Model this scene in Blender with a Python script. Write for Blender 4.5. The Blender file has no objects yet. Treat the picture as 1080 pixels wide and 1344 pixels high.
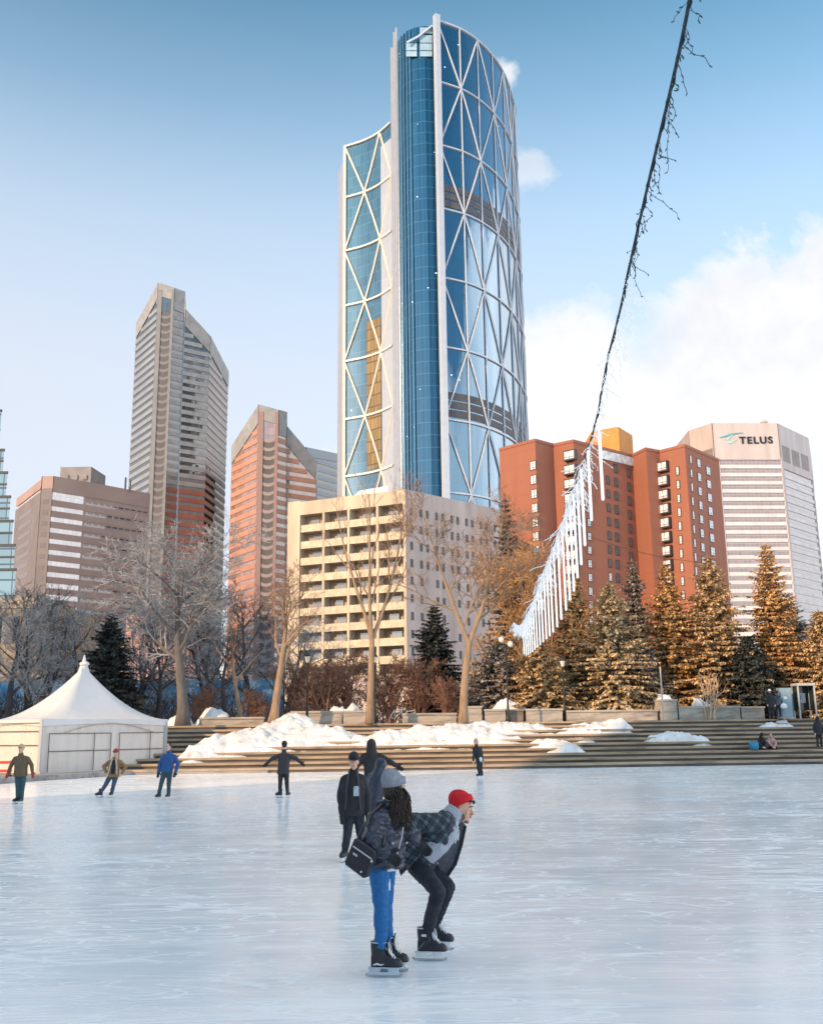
import bpy, math, random
import numpy as np
from mathutils import Vector, Matrix, noise
R = math.radians
scene = bpy.context.scene
COL = scene.collection

# ------------------------------------------------------------------ camera
F = 1300.0; PITCH = math.atan(286.0 / F); ROLL = R(0.7); CAMH = 2.05
CAM = Vector((0, 0, CAMH))
FWD = Vector((0, math.cos(PITCH), math.sin(PITCH)))
_u = Vector((0, -math.sin(PITCH), math.cos(PITCH))); _r = Vector((1, 0, 0))
UP = _u * math.cos(ROLL) + _r * math.sin(ROLL)
RT = _r * math.cos(ROLL) - _u * math.sin(ROLL)
cam = bpy.data.objects.new('camera', bpy.data.cameras.new('camera'))
COL.objects.link(cam)
cam.matrix_world = Matrix(((RT.x, UP.x, -FWD.x, 0), (RT.y, UP.y, -FWD.y, 0), (RT.z, UP.z, -FWD.z, CAMH), (0, 0, 0, 1)))
cam.data.sensor_fit = 'VERTICAL'; cam.data.sensor_height = 36.0
cam.data.lens = F / 1344 * 36; cam.data.clip_start = 0.1; cam.data.clip_end = 9000
scene.camera = cam

def ray(px, py): return FWD + RT * ((px - 540) / F) + UP * ((672 - py) / F)
def P(px, py, Y):                      # point on the line of sight at depth Y
    d = ray(px, py); return CAM + d * (Y / d.y)
def PZ(px, py, z):                     # point on the line of sight at height z
    d = ray(px, py); return CAM + d * ((z - CAMH) / d.z)
def G(px, py, z=0.0): return PZ(px, py, z)
def proj(p):
    d = Vector(p) - CAM; w = d.dot(FWD)
    return 540 + F * d.dot(RT) / w, 672 - F * d.dot(UP) / w

# ------------------------------------------------------------------ mesh builder
WL = {}
class MB:
    def __init__(s): s.V = []; s.Fa = []; s.MI = []; s.UV = []; s.has_uv = False
    def vs(s, pts):
        n = len(s.V); s.V.extend([tuple(p) for p in pts]); return n
    def face(s, idx, m=0, uv=None):
        s.Fa.append(tuple(idx)); s.MI.append(m); s.UV.append(uv)
        if uv: s.has_uv = True
    def poly(s, pts, m=0, uv=None):
        n = s.vs(pts); s.face(range(n, n + len(pts)), m, uv)
    def obox(s, c, ax, ay, az, m=0):   # centre and three half vectors
        c, ax, ay, az = Vector(c), Vector(ax), Vector(ay), Vector(az)
        n = s.vs([c + ax * i + ay * j + az * k for k in (-1, 1) for j in (-1, 1) for i in (-1, 1)])
        for q in ((0, 2, 3, 1), (4, 5, 7, 6), (0, 1, 5, 4), (2, 6, 7, 3), (0, 4, 6, 2), (1, 3, 7, 5)):
            s.face([n + i for i in q], m)
    def box(s, c, size, rz=0, m=0):
        ca, sa = math.cos(rz), math.sin(rz)
        s.obox(c, (ca * size[0] / 2, sa * size[0] / 2, 0), (-sa * size[1] / 2, ca * size[1] / 2, 0), (0, 0, size[2] / 2), m)
    def wall(s, p, q, z0, z1, out, inn=0.3, m=0, top2=None):   # slab along a plan segment, 'out' proud of it on the right-hand side of p->q
        p, q = Vector((p[0], p[1])), Vector((q[0], q[1])); d = (q - p).normalized(); nrm = Vector((d.y, -d.x))
        a, b, c, e = p + nrm * out, q + nrm * out, q - nrm * inn, p - nrm * inn
        za, zb = z1, (z1 if top2 is None else top2)
        n = s.vs([(a.x, a.y, z0), (b.x, b.y, z0), (c.x, c.y, z0), (e.x, e.y, z0), (a.x, a.y, za), (b.x, b.y, zb), (c.x, c.y, zb), (e.x, e.y, za)])
        for f in ((0, 1, 5, 4), (1, 2, 6, 5), (2, 3, 7, 6), (3, 0, 4, 7), (4, 5, 6, 7), (3, 2, 1, 0)): s.face([n + i for i in f], m)
    def prism(s, poly, z0, z1, m=0, cap=True):
        k = len(poly); zt = z1 if hasattr(z1, '__len__') else [z1] * k
        n = s.vs([(p[0], p[1], z0) for p in poly] + [(p[0], p[1], zt[i]) for i, p in enumerate(poly)])
        L = 0
        for i in range(k):
            j = (i + 1) % k; l = math.dist(poly[i][:2], poly[j][:2])
            s.face((n + i, n + j, n + k + j, n + k + i), m, [(L, z0), (L + l, z0), (L + l, zt[j]), (L, zt[i])]); L += l
        if cap:
            s.face([n + k + i for i in range(k)], m, [(p[0], p[1]) for p in poly])
    def tube(s, pts, rad, n=6, m=0, cap=True):
        pts = [Vector(p) for p in pts]; k = len(pts)
        if not hasattr(rad, '__len__'): rad = [rad] * k
        t = (pts[1] - pts[0]).normalized()
        a = t.orthogonal().normalized(); base = len(s.V)
        for i in range(k):
            t2 = (pts[min(i + 1, k - 1)] - pts[max(i - 1, 0)])
            t2 = t2.normalized() if t2.length > 1e-9 else t
            a = (a - t2 * a.dot(t2)); a = a.normalized() if a.length > 1e-6 else t2.orthogonal().normalized()
            b = t2.cross(a)
            for j in range(n):
                an = 2 * math.pi * j / n
                s.V.append(tuple(pts[i] + (a * math.cos(an) + b * math.sin(an)) * rad[i]))
        for i in range(k - 1):
            for j in range(n):
                j2 = (j + 1) % n
                s.face((base + i * n + j, base + i * n + j2, base + (i + 1) * n + j2, base + (i + 1) * n + j), m)
        if cap and n > 2:
            s.face([base + j for j in range(n)][::-1], m); s.face([base + (k - 1) * n + j for j in range(n)], m)
    def rings(s, rings, m=0, cap=True, closed=True):            # list of rings of equal length
        k = len(rings[0]); base = len(s.V)
        for r_ in rings: s.V.extend([tuple(p) for p in r_])
        for i in range(len(rings) - 1):
            for j in range(k if closed else k - 1):
                j2 = (j + 1) % k
                s.face((base + i * k + j, base + i * k + j2, base + (i + 1) * k + j2, base + (i + 1) * k + j), m)
        if cap:
            s.face([base + j for j in range(k)][::-1], m); e = base + (len(rings) - 1) * k; s.face([e + j for j in range(k)], m)
    def lathe(s, prof, c, n=16, m=0, ax=None):                   # prof: (r, z)
        c = Vector(c)
        s.rings([[c + Vector((r_ * math.cos(2 * math.pi * j / n), r_ * math.sin(2 * math.pi * j / n), z)) for j in range(n)] for r_, z in prof], m)
    def ell(s, c, rad, fr=None, nu=12, nv=8, m=0):
        c = Vector(c); fr = fr or (Vector((1, 0, 0)), Vector((0, 1, 0)), Vector((0, 0, 1)))
        if not hasattr(rad, '__len__'): rad = (rad,) * 3
        rr = []
        for i in range(nv + 1):
            ph = -math.pi / 2 + math.pi * i / nv; ph = max(-1.5, min(1.5, ph))
            rr.append([c + fr[0] * rad[0] * math.cos(ph) * math.cos(2 * math.pi * j / nu) + fr[1] * rad[1] * math.cos(ph) * math.sin(2 * math.pi * j / nu) + fr[2] * rad[2] * math.sin(ph) for j in range(nu)])
        s.rings(rr, m)
    def cone(s, a, b, ra, rb, n=10, m=0):                        # rounded cone
        a, b = Vector(a), Vector(b); d = b - a; L = d.length
        t = d / L if L > 1e-6 else Vector((0, 0, 1))
        pts, rad = [], []
        for k in range(4):
            an = math.pi / 2 * (k / 3.5 + .0) ; pts.append(a - t * ra * math.cos(an)); rad.append(max(ra * math.sin(an), ra * .12))
        pts.append(a); rad.append(ra); pts.append(b); rad.append(rb)
        for k in range(3, -1, -1):
            an = math.pi / 2 * (k / 3.5); pts.append(b + t * rb * math.cos(an)); rad.append(max(rb * math.sin(an), rb * .12))
        s.tube(pts, rad, n, m)
    def mesh(s, name, mats, off=(0, 0, 0), smooth=False):
        me = bpy.data.meshes.new(name)
        V = np.array(s.V, dtype=float) - np.array(off, dtype=float) if s.V else np.zeros((0, 3))
        me.from_pydata(V.tolist(), [], s.Fa)
        for mt in (mats if isinstance(mats, (list, tuple)) else [mats]): me.materials.append(mt)
        if any(s.MI): me.polygons.foreach_set('material_index', s.MI)
        if smooth: me.polygons.foreach_set('use_smooth', [True] * len(s.Fa))
        if s.has_uv:
            l = me.uv_layers.new(name='UVMap'); flat = []
            for f, uv in zip(s.Fa, s.UV): flat.extend(uv if uv else [(0.0, 0.0)] * len(f))
            l.data.foreach_set('uv', np.array(flat, dtype=np.float32).ravel())
        me.update(); return me
    def build(s, name, mats, parent=None, origin=None, smooth=False):
        off = Vector(origin) if origin is not None else (WL[parent] if parent else Vector((0, 0, 0)))
        o = bpy.data.objects.new(name, s.mesh(name, mats, off, smooth)); COL.objects.link(o)
        WL[o] = Vector(off); place(o, off, parent); return o

def place(o, w, parent):
    if parent: o.parent = parent; o.location = Vector(w) - WL[parent]
    else: o.location = w
    WL[o] = Vector(w)
def tag(o, label, cat=None, group=None, kind=None):
    if label: o['label'] = label
    if cat: o['category'] = cat
    if group: o['group'] = group
    if kind: o['kind'] = kind
    return o
def thing(name, label, cat, loc, group=None):
    o = bpy.data.objects.new(name, None); COL.objects.link(o); o.location = loc; WL[o] = Vector(loc)
    o.empty_display_size = .3
    return tag(o, label, cat, group)
def struct(mb, name, mats, smooth=False): return tag(mb.build(name, mats, smooth=smooth), None, None, None, 'structure')
def linked(name, me, w, parent, rz=0):
    o = bpy.data.objects.new(name, me); COL.objects.link(o); place(o, w, parent); o.rotation_euler = (0, 0, rz); return o
def copy_tree(o, parent=None):
    c = o.copy(); COL.objects.link(c); WL[c] = WL.get(o, Vector((0, 0, 0)))
    if parent: c.parent = parent
    for ch in list(o.children):
        if ch is not c: copy_tree(ch, c)
    return c

# ------------------------------------------------------------------ materials
class NT:
    def __init__(s, m):
        m.use_nodes = True; s.m = m; s.t = m.node_tree; s.n = s.t.nodes; s.l = s.t.links
    def __call__(s, typ, **kw):
        nd = s.n.new('ShaderNode' + typ)
        for k, v in kw.items():
            if k in ('op',): nd.operation = v
            elif hasattr(nd, k): setattr(nd, k, v)
        return nd
    def link(s, a, b): s.l.new(a, b)
    def val(s, sock, v):
        if hasattr(v, 'is_output') or isinstance(v, bpy.types.NodeSocket): s.l.new(v, sock)
        else: sock.default_value = v
    def math(s, op, a, b=0.0, c=None):
        nd = s.n.new('ShaderNodeMath'); nd.operation = op
        s.val(nd.inputs[0], a); s.val(nd.inputs[1], b)
        if c is not None: s.val(nd.inputs[2], c)
        return nd.outputs[0]
    def mix(s, fac, a, b, typ='MIX'):
        nd = s.n.new('ShaderNodeMix'); nd.data_type = 'RGBA'; nd.blend_type = typ
        s.val(nd.inputs[0], fac); s.val(nd.inputs[6], a if not isinstance(a, tuple) else (*a[:3], 1)); s.val(nd.inputs[7], b if not isinstance(b, tuple) else (*b[:3], 1))
        return nd.outputs[2]
    def ramp(s, fac, stops):
        nd = s.n.new('ShaderNodeValToRGB'); el = nd.color_ramp.elements
        while len(el) > 1: el.remove(el[-1])
        for i, (p, c) in enumerate(stops):
            e = el[0] if i == 0 else el.new(p)
            e.position = p; e.color = (*(c if hasattr(c, '__len__') else (c, c, c)), 1)
        s.val(nd.inputs[0], fac); return nd.outputs[0]
    def noise(s, vec, scale, detail=4, rough=.55, dist=0.0):
        nd = s.n.new('ShaderNodeTexNoise'); nd.inputs['Scale'].default_value = scale; nd.inputs['Detail'].default_value = detail
        nd.inputs['Roughness'].default_value = rough; nd.inputs['Distortion'].default_value = dist
        if vec is not None: s.l.new(vec, nd.inputs['Vector'])
        return nd.outputs['Fac']
    def mapping(s, vec, scale=(1, 1, 1), rot=(0, 0, 0)):
        nd = s.n.new('ShaderNodeMapping'); nd.inputs['Scale'].default_value = scale; nd.inputs['Rotation'].default_value = rot
        s.l.new(vec, nd.inputs['Vector']); return nd.outputs[0]
    def bump(s, h, strength, dist):
        nd = s.n.new('ShaderNodeBump'); nd.inputs['Strength'].default_value = strength; nd.inputs['Distance'].default_value = dist
        s.l.new(h, nd.inputs['Height']); return nd.outputs[0]
def bsdf(nt): return nt.n['Principled BSDF']

def simple(name, col, rough=.75, var=.2, scale=2.0, bump=0.0, bscale=None, bdist=.01, metal=0.0, ior=1.45, island=0.0, stretch=(1, 1, 1), sheen=0.0):
    m = bpy.data.materials.new(name); nt = NT(m); b = bsdf(nt)
    tc = nt('TexCoord'); v = nt.mapping(tc.outputs['Object'], stretch)
    n = nt.noise(v, scale, 6, .6)
    lo = tuple(c * (1 - var) for c in col); hi = tuple(min(1, c * (1 + var)) for c in col)
    c = nt.ramp(n, [(.3, lo), (.7, hi)])
    if island:
        g = nt('NewGeometry')
        c = nt.mix(1.0, c, nt.ramp(g.outputs['Random Per Island'], [(0, 1 - island), (1, 1 + island)]), 'MULTIPLY')
    nt.link(c, b.inputs['Base Color'])
    b.inputs['Roughness'].default_value = rough; b.inputs['Metallic'].default_value = metal; b.inputs['IOR'].default_value = ior
    if sheen: b.inputs['Sheen Weight'].default_value = sheen
    if bump:
        nt.link(nt.bump(nt.noise(v, bscale or scale * 4, 5, .6), bump, bdist), b.inputs['Normal'])
    return m

def facade_glass(name, base, panel=(1.5, 4.0), ior=2.0, rough=.06, tilt=.012, line=.05, linecol=(.1, .12, .14), var=.35, lights=0.0, tint=(1, 1, 1)):
    m = bpy.data.materials.new(name); nt = NT(m); b = bsdf(nt)
    uv = nt('UVMap'); sep = nt('SeparateXYZ'); nt.link(uv.outputs[0], sep.inputs[0])
    u = nt.math('DIVIDE', sep.outputs[0], panel[0]); v = nt.math('DIVIDE', sep.outputs[1], panel[1])
    cmb = nt('CombineXYZ'); nt.link(nt.math('FLOOR', u), cmb.inputs[0]); nt.link(nt.math('FLOOR', v), cmb.inputs[1])
    wn = nt('TexWhiteNoise', noise_dimensions='2D'); nt.link(cmb.outputs[0], wn.inputs['Vector'])
    g = nt('NewGeometry')
    sub = nt('VectorMath', op='SUBTRACT'); nt.link(wn.outputs['Color'], sub.inputs[0]); sub.inputs[1].default_value = (.5, .5, .5)
    sc = nt('VectorMath', op='SCALE'); nt.link(sub.outputs[0], sc.inputs[0]); sc.inputs['Scale'].default_value = tilt
    ad = nt('VectorMath', op='ADD'); nt.link(sc.outputs[0], ad.inputs[0]); nt.link(g.outputs['Normal'], ad.inputs[1])
    nm = nt('VectorMath', op='NORMALIZE'); nt.link(ad.outputs[0], nm.inputs[0]); nt.link(nm.outputs[0], b.inputs['Normal'])
    lu = nt.math('LESS_THAN', nt.math('FRACT', u), line); lv = nt.math('LESS_THAN', nt.math('FRACT', v), line * panel[0] / panel[1] * 1.8)
    ln = nt.math('MAXIMUM', lu, lv)
    floorn = nt('TexWhiteNoise', noise_dimensions='1D'); nt.link(nt.math('FLOOR', v), floorn.inputs['W'])
    k = nt.math('ADD', nt.math('MULTIPLY', wn.outputs['Value'], .6), nt.math('MULTIPLY', floorn.outputs['Value'], .4))
    c = nt.ramp(k, [(0, tuple(x * (1 - var) for x in base)), (1, tuple(x * (1 + var) for x in base))])
    c = nt.mix(ln, c, linecol); nt.link(c, b.inputs['Base Color'])
    b.inputs['Roughness'].default_value = rough; b.inputs['IOR'].default_value = ior
    b.inputs['Specular Tint'].default_value = (*tint, 1)
    if lights:                          # office lamps seen through the glass
        vo = nt('TexVoronoi', feature='F1'); nt.link(nt.mapping(uv.outputs[0], (.35, .5, 1)), vo.inputs['Vector']); vo.inputs['Scale'].default_value = 1
        sp = nt.math('LESS_THAN', vo.outputs['Distance'], .09)
        sepc = nt('SeparateColor'); nt.link(vo.outputs['Color'], sepc.inputs[0])
        pick = nt.math('GREATER_THAN', sepc.outputs[0], 1 - lights)
        nt.link(nt.math('MULTIPLY', nt.math('MULTIPLY', sp, pick), 1.2), b.inputs['Emission Strength'])
        b.inputs['Emission Color'].default_value = (.85, .95, 1, 1)
    return m
# ------------------------------------------------------------------ light
SUN_EL = R(19); SD = Vector((-.70, -.714, 0)).normalized()           # towards the sun, in plan
SUNV = Vector((SD.x * math.cos(SUN_EL), SD.y * math.cos(SUN_EL), math.sin(SUN_EL)))
sun = bpy.data.objects.new('sun', bpy.data.lights.new('sun', 'SUN')); COL.objects.link(sun)
sun.data.energy = 2.1; sun.data.angle = R(.5); sun.data.color = (1, .64, .34)
sun.rotation_euler = SUNV.to_track_quat('Z', 'Y').to_euler()

world = bpy.data.worlds.new('World'); scene.world = world; nt = NT(world)
sky = nt('TexSky', sky_type='NISHITA'); sky.sun_disc = False; sky.sun_elevation = SUN_EL
sky.sun_rotation = math.atan2(SD.x, SD.y); sky.altitude = 1000; sky.air_density = 1.0; sky.dust_density = 1.6; sky.ozone_density = 1.6
tc = nt('TexCoord'); sep = nt('SeparateXYZ'); nt.link(tc.outputs['Generated'], sep.inputs[0])
az = nt.math('ARCTAN2', sep.outputs[0], sep.outputs[1])               # 0 = ahead, + to the right
azn = nt.math('ADD', nt.math('DIVIDE', az, 2 * math.pi), .5)
el = sep.outputs[2]
A = lambda deg: .5 + deg / 360
hz = nt.ramp(azn, [(A(-175), .12), (A(-90), .02), (A(-14), .05), (A(-6), .26), (A(2), .27), (A(6.5), .375), (A(9.5), .405), (A(13), .375), (A(16), .385), (A(19), .425), (A(24), .455), (A(60), .50), (A(100), .47), (A(122), .36), (A(145), .18), (A(178), .02)])
v = tc.outputs['Generated']
n1 = nt.noise(v, 5.0, 9, .62, .4); n2 = nt.noise(v, 18, 6, .6)
dd = nt.math('SUBTRACT', nt.math('ADD', hz, nt.math('MULTIPLY', nt.math('SUBTRACT', n1, .5), .24)), el)
mask = nt.ramp(dd, [(.0, 0), (.02, .75), (.05, 1)])
# three small loose clouds
def puff(px, py, rad):
    d = ray(px, py).normalized()
    dn = nt('VectorMath', op='DISTANCE'); nt.link(v, dn.inputs[0]); dn.inputs[1].default_value = d
    return nt.ramp(nt.math('ADD', nt.math('DIVIDE', dn.outputs['Value'], rad), nt.math('MULTIPLY', nt.math('SUBTRACT', n2, .5), 3.2)), [(.45, 1), (1.1, 0)])
for a in ((664, 97, .017), (688, 222, .022)):
    mask = nt.math('MAXIMUM', mask, nt.math('MULTIPLY', puff(*a), .85 if a[1] < 200 else .55))
hs = nt('HueSaturation'); nt.link(sky.outputs[0], hs.inputs['Color']); hs.inputs['Hue'].default_value = .485; hs.inputs['Saturation'].default_value = .80
shade = nt.mix(nt.ramp(nt.noise(v, 7, 7, .6), [(.3, 0), (.6, 1)]), (2.25, 2.30, 2.45), (2.9, 2.87, 2.85))
shade = nt.mix(1.0, shade, nt.ramp(azn, [(A(30), 1 / 2.4), (A(70), 1.0), (A(150), 1.0), (A(179), .6)]), 'MULTIPLY')  # out-of-view clouds at right brightened for tower reflections and fill light
boost = nt('VectorMath', op='SCALE'); nt.link(shade, boost.inputs[0]); boost.inputs['Scale'].default_value = 2.4; shade = boost.outputs[0]
deep = nt.mix(1.0, hs.outputs[0], nt.ramp(el, [(.30, (.75, .92, 1)), (.48, (.48, .78, .88)), (.68, (.15, .44, .53))]), 'MULTIPLY')
hazef = nt.math('MULTIPLY', nt.ramp(el, [(.18, .97), (.34, .88), (.47, .60), (.57, .24), (.68, .02)]), nt.ramp(azn, [(A(-178), .12), (A(-120), .5), (A(-40), 1), (A(0), .9), (A(24), .72), (A(80), .4), (A(120), .12), (A(178), .12)]))
deep = nt.mix(hazef, deep, (2.12, 2.17, 2.38))
over = nt.math('MULTIPLY', nt.ramp(nt.math('ADD', el, nt.math('MULTIPLY', nt.math('SUBTRACT', n1, .5), .25)), [(.76, 0), (.86, 1)]), .9)     # unseen bright cloud deck added overhead to light the ice
colr = nt.mix(over, nt.mix(mask, deep, shade), (3.3, 3.25, 3.2))
bg = nt.n['Background']; nt.link(colr, bg.inputs['Color']); bg.inputs['Strength'].default_value = .15
vs = scene.view_settings; vs.view_transform = 'Standard'; vs.look = 'None'; vs.exposure = 1.35; vs.gamma = 1
scene.cycles.max_bounces = 6; scene.cycles.caustics_reflective = False; scene.cycles.caustics_refractive = False
scene.cycles.sample_clamp_indirect = 6
# ------------------------------------------------------------------ buildings
TZ = 2.45                                                            # level of the terrace and of the streets behind
def lerp(a, b, t): return a + (b - a) * t
def perim_roof(pts):
    """pts: (px, py, Y) roof corners -> list of 3-D points"""
    return [P(*p) for p in pts]

m_steel = simple('steel_white', (.47, .49, .53), .35, .06, .5, metal=.25)
m_steel_warm = simple('steel_cream', (.60, .58, .52), .4, .06, .5)
m_dark = simple('dark_metal', (.025, .028, .032), .5, .3)
m_black = simple('black_metal', (.02, .02, .022), .4, .3)
m_louvre = simple('louvre_grey', (.07, .065, .07), .6, .3, .5)

# ---- the tall curved glass tower
def mirror_mix(m, tint, fac):
    nt = NT(m); b = bsdf(nt); g = nt('BsdfGlossy'); g.inputs['Color'].default_value = (*tint, 1); g.inputs['Roughness'].default_value = .02
    for l in b.inputs['Normal'].links: nt.link(l.from_socket, g.inputs['Normal'])
    lw = nt('LayerWeight'); lw.inputs['Blend'].default_value = .35
    f = nt.math('ADD', nt.math('MULTIPLY', lw.outputs['Facing'], .65), fac)
    tn = nt.mix(lw.outputs['Facing'], tint, (.95, .97, 1.0)); nt.link(tn, g.inputs['Color'])
    mx = nt('MixShader'); nt.link(f, mx.inputs[0]); nt.link(b.outputs[0], mx.inputs[1]); nt.link(g.outputs[0], mx.inputs[2]); nt.link(mx.outputs[0], nt.n['Material Output'].inputs['Surface']); return m
def bow_tower():
    gl_r = facade_glass('glass_blue', (.005, .045, .095), (1.55, 4.05), 1.75, .03, .010, .05, (.02, .07, .12), .3, .10)
    gl_c = facade_glass('glass_deep_blue', (.004, .040, .090), (1.4, 4.05), 1.65, .05, .02, .10, (.03, .11, .19), .35, .20)
    gl_l = facade_glass('glass_grey_blue', (.03, .095, .15), (1.55, 4.05), 2.2, .03, .010, .05, (.12, .17, .21), .3, .03)
    mirror_mix(gl_r, (.045, .29, .50), .16); mirror_mix(gl_c, (.03, .20, .36), .08)
    H = 236.0
    # right convex face: arc through roof points
    A0 = PZ(573, 27, H); A1 = PZ(610, 42, H); A2 = PZ(641, 68, H); A3 = PZ(662, 100, H); A4 = PZ(675.5, 142, H)
    raw = [A0, A1, A2, A3, A4]
    def smooth_curve(raw, n):
        out = []
        ext = [raw[0] * 2 - raw[1]] + raw + [raw[-1] * 2 - raw[-2]]
        for i in range(len(raw) - 1):
            p0, p1, p2, p3 = ext[i:i + 4]
            for k in range(n):
                t = k / n
                out.append(.5 * ((2 * p1) + (p2 - p0) * t + (2 * p0 - 5 * p1 + 4 * p2 - p3) * t * t + (3 * p1 - p0 - 3 * p2 + p3) * t ** 3))
        return out + [raw[-1]]
    arc = smooth_curve(raw, 10)
    end = arc[-1] + Vector((2.0, 26, 0)); arc += [end, end + Vector((-8, 22, 0))]
    root = thing('glass_tower', 'tall curved blue glass skyscraper with white triangular lattice frame, highest building in the picture', 'skyscraper', (A0.x, A0.y + 10, TZ))
    Ls = [0]
    for a, b in zip(arc, arc[1:]): Ls.append(Ls[-1] + (Vector((b.x, b.y)) - Vector((a.x, a.y))).length)
    LT = Ls[-1]
    def at(L, z, out=0.0):
        L = max(0, min(LT, L)); i = 0
        while i < len(Ls) - 2 and Ls[i + 1] < L: i += 1
        t = (L - Ls[i]) / (Ls[i + 1] - Ls[i]); p = arc[i].lerp(arc[i + 1], t)
        d = (arc[i + 1] - arc[i]); nrm = Vector((d.y, -d.x, 0)).normalized()
        return Vector((p.x, p.y, z)) + nrm * out
    mb = MB()
    for i in range(len(arc) - 1):
        a, b = arc[i], arc[i + 1]
        mb.poly([(a.x, a.y, TZ), (b.x, b.y, TZ), (b.x, b.y, H), (a.x, a.y, H)], 0, [(Ls[i], 0), (Ls[i + 1], 0), (Ls[i + 1], H), (Ls[i], H)])
    fr = mb.build('convex_glass_facade', [gl_r], root)
    # heights of the lattice bands read off the left edge
    yb = [27, 107, 190, 273, 364, 455, 550, 646]
    zb = []
    for y in yb:
        d = ray(573 + (y - 27) * .019, y); zb.append(CAMH + d.z * (A0.y / d.y))
    zb.append(2 * zb[-1] - zb[-2]); zb.append(2 * zb[-1] - zb[-2])
    zb = [z for z in zb if z > 0]
    # node spacing along the arc
    Lv = []
    for x, y in ((606.5, 0), (630, 0), (650, 0), (664.5, 0)):
        best = min(range(430), key=lambda k: abs(proj(at(k * LT / 600, H * .80))[0] - x)); Lv.append(best * LT / 600)
    step = Lv[0]
    nodes = [0, Lv[0], Lv[1], Lv[2], Lv[3]] + [Lv[3] + (Lv[3] - Lv[2]) * k for k in range(1, 4)]
    nodes = [n for n in nodes if n < LT]
    def beam(p, q, w, name, fn, seg, mt):
        m_ = MB(); pts = [fn(lerp(p[0], q[0], k / seg), lerp(p[1], q[1], k / seg), .25) for k in range(seg + 1)]
        m_.tube(pts, w, 4); return m_.build(name, [mt], root)
    for i, z in enumerate(zb):
        beam((0, z), (nodes[-1] + 14 if nodes[-1] + 14 < LT else LT, z), .36 if i else .45, 'ring_beam', at, 40, m_steel)
    for k, L in enumerate(nodes[1:-1]):
        beam((L, zb[-1]), (L, H), .30, 'mullion_column', at, 1, m_steel)
    for i in range(len(zb) - 1):
        for k in range(len(nodes) - 1):
            # lattice: nodes at even index on even bands
            if (i + k) % 2 == 0: beam((nodes[k], zb[i]), (nodes[k + 1], zb[i + 1]), .34, 'diagonal_brace', at, 5, m_steel)
            else: beam((nodes[k + 1], zb[i]), (nodes[k], zb[i + 1]), .34, 'diagonal_brace', at, 5, m_steel)
    for (i, dz0, dz1) in ((3, 1.0, 9.5), (6, 1.0, 9.5)):
        m_ = MB(); n = 46
        for r_ in range(3):
            z0 = zb[i] + dz0 + r_ * (dz1 - dz0) / 3; z1 = z0 + (dz1 - dz0) / 3 - .5
            for k in range(n):
                La, Lb = k * (nodes[-1] + 8) / n, (k + 1) * (nodes[-1] + 8) / n
                m_.poly([at(La, z0, .12), at(Lb, z0, .12), at(Lb, z1, .12), at(La, z1, .12)])
        m_.build('louvre_band', [m_louvre], root)
    # edge column at the left of the convex face
    m_ = MB(); d0 = (arc[1] - arc[0]).normalized(); n0 = Vector((d0.y, -d0.x, 0))
    m_.obox(Vector((A0.x, A0.y, (TZ + H) / 2 + .8)) + n0 * .4 - d0 * .3, d0 * .9, n0 * .9, (0, 0, (H - TZ) / 2 + .8)); m_.build('edge_column', [m_steel], root)
    # central convex glass bay
    Hc = H - 1.0
    Yc = A0.y + 1.0
    cpx = [516.5, 520, 526, 534, 544, 556, 568]; dep = [15, 9.5, 5.5, 2.6, 1.0, .3, .9]
    # base px taken at the roof line
    roofy = [80, 46, 36, 31, 28.5, 27.5, 28]
    cp = []
    for x, dp, yr in zip(cpx, dep, roofy):
        d = ray(x, 33); cp.append(CAM + d * ((Yc + dp) / d.y))
    mb = MB(); L = 0
    for a, b in zip(cp, cp[1:]):
        l = (Vector((b.x, b.y)) - Vector((a.x, a.y))).length
        n = 3
        for k in range(n):
            p, q = a.lerp(b, k / n), a.lerp(b, (k + 1) / n)
            mb.poly([(p.x, p.y, TZ), (q.x, q.y, TZ), (q.x, q.y, Hc - 13), (p.x, p.y, Hc - 13)], 0, [(L + l * k / n, 0), (L + l * (k + 1) / n, 0), (L + l * (k + 1) / n, Hc - 13), (L + l * k / n, Hc - 13)])
            # lighter glazed crown with open top
            mb.poly([(p.x, p.y, Hc - 13), (q.x, q.y, Hc - 13), (q.x, q.y, Hc), (p.x, p.y, Hc)], 0 if k or True else 1, [(L + l * k / n, Hc - 13), (L + l * (k + 1) / n, Hc - 13), (L + l * (k + 1) / n, Hc), (L + l * k / n, Hc)])
        L += l
    bay = mb.build('central_glass_bay', [gl_c], root)
    m_ = MB()                                                       # crown windows: pale panes and bright roof strut
    pane = simple('pale_pane', (.26, .38, .46), .15, .15, .6)
    for (x0, x1, y0, y1) in ((533, 547, 57, 66), (533, 547, 67, 74), (551, 567, 46, 56), (551, 567, 57, 66), (551, 567, 67, 74), (551, 567, 36, 44)):
        q = [P(x, y, Yc - .25 + (1.4 if x < 540 else .3)) for x, y in ((x0, y1), (x1, y1), (x1, y0), (x0, y0))]; m_.poly(q)
    m_.build('crown_window', [pane], root)
    m_ = MB(); m_.tube([P(534, 56, Yc - .6), P(549, 48, Yc - .6), P(567, 34, Yc - .6)], .45, 4); m_.build('crown_strut', [m_steel], root)
    m_ = MB()
    for i, x in enumerate((522, 525.5, 529, 533, 537.5)):
        d = ray(x, 33); k = x
        dpt = float(np.interp(x, cpx, dep)); p = CAM + d * ((Yc + dpt - .35) / d.y)
        m_.box((p.x, p.y, (TZ + Hc) / 2), (.28, .5, Hc - TZ), 0)
    m_.build('vertical_fin', [simple('fin_blue', (.09, .21, .31), .3, .1, .5, metal=.3)], root)
    # dark slot between bay and edge column
    m_ = MB(); a = cp[-1]; b = A0 + Vector((-.8, 1.2, 0))
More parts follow.
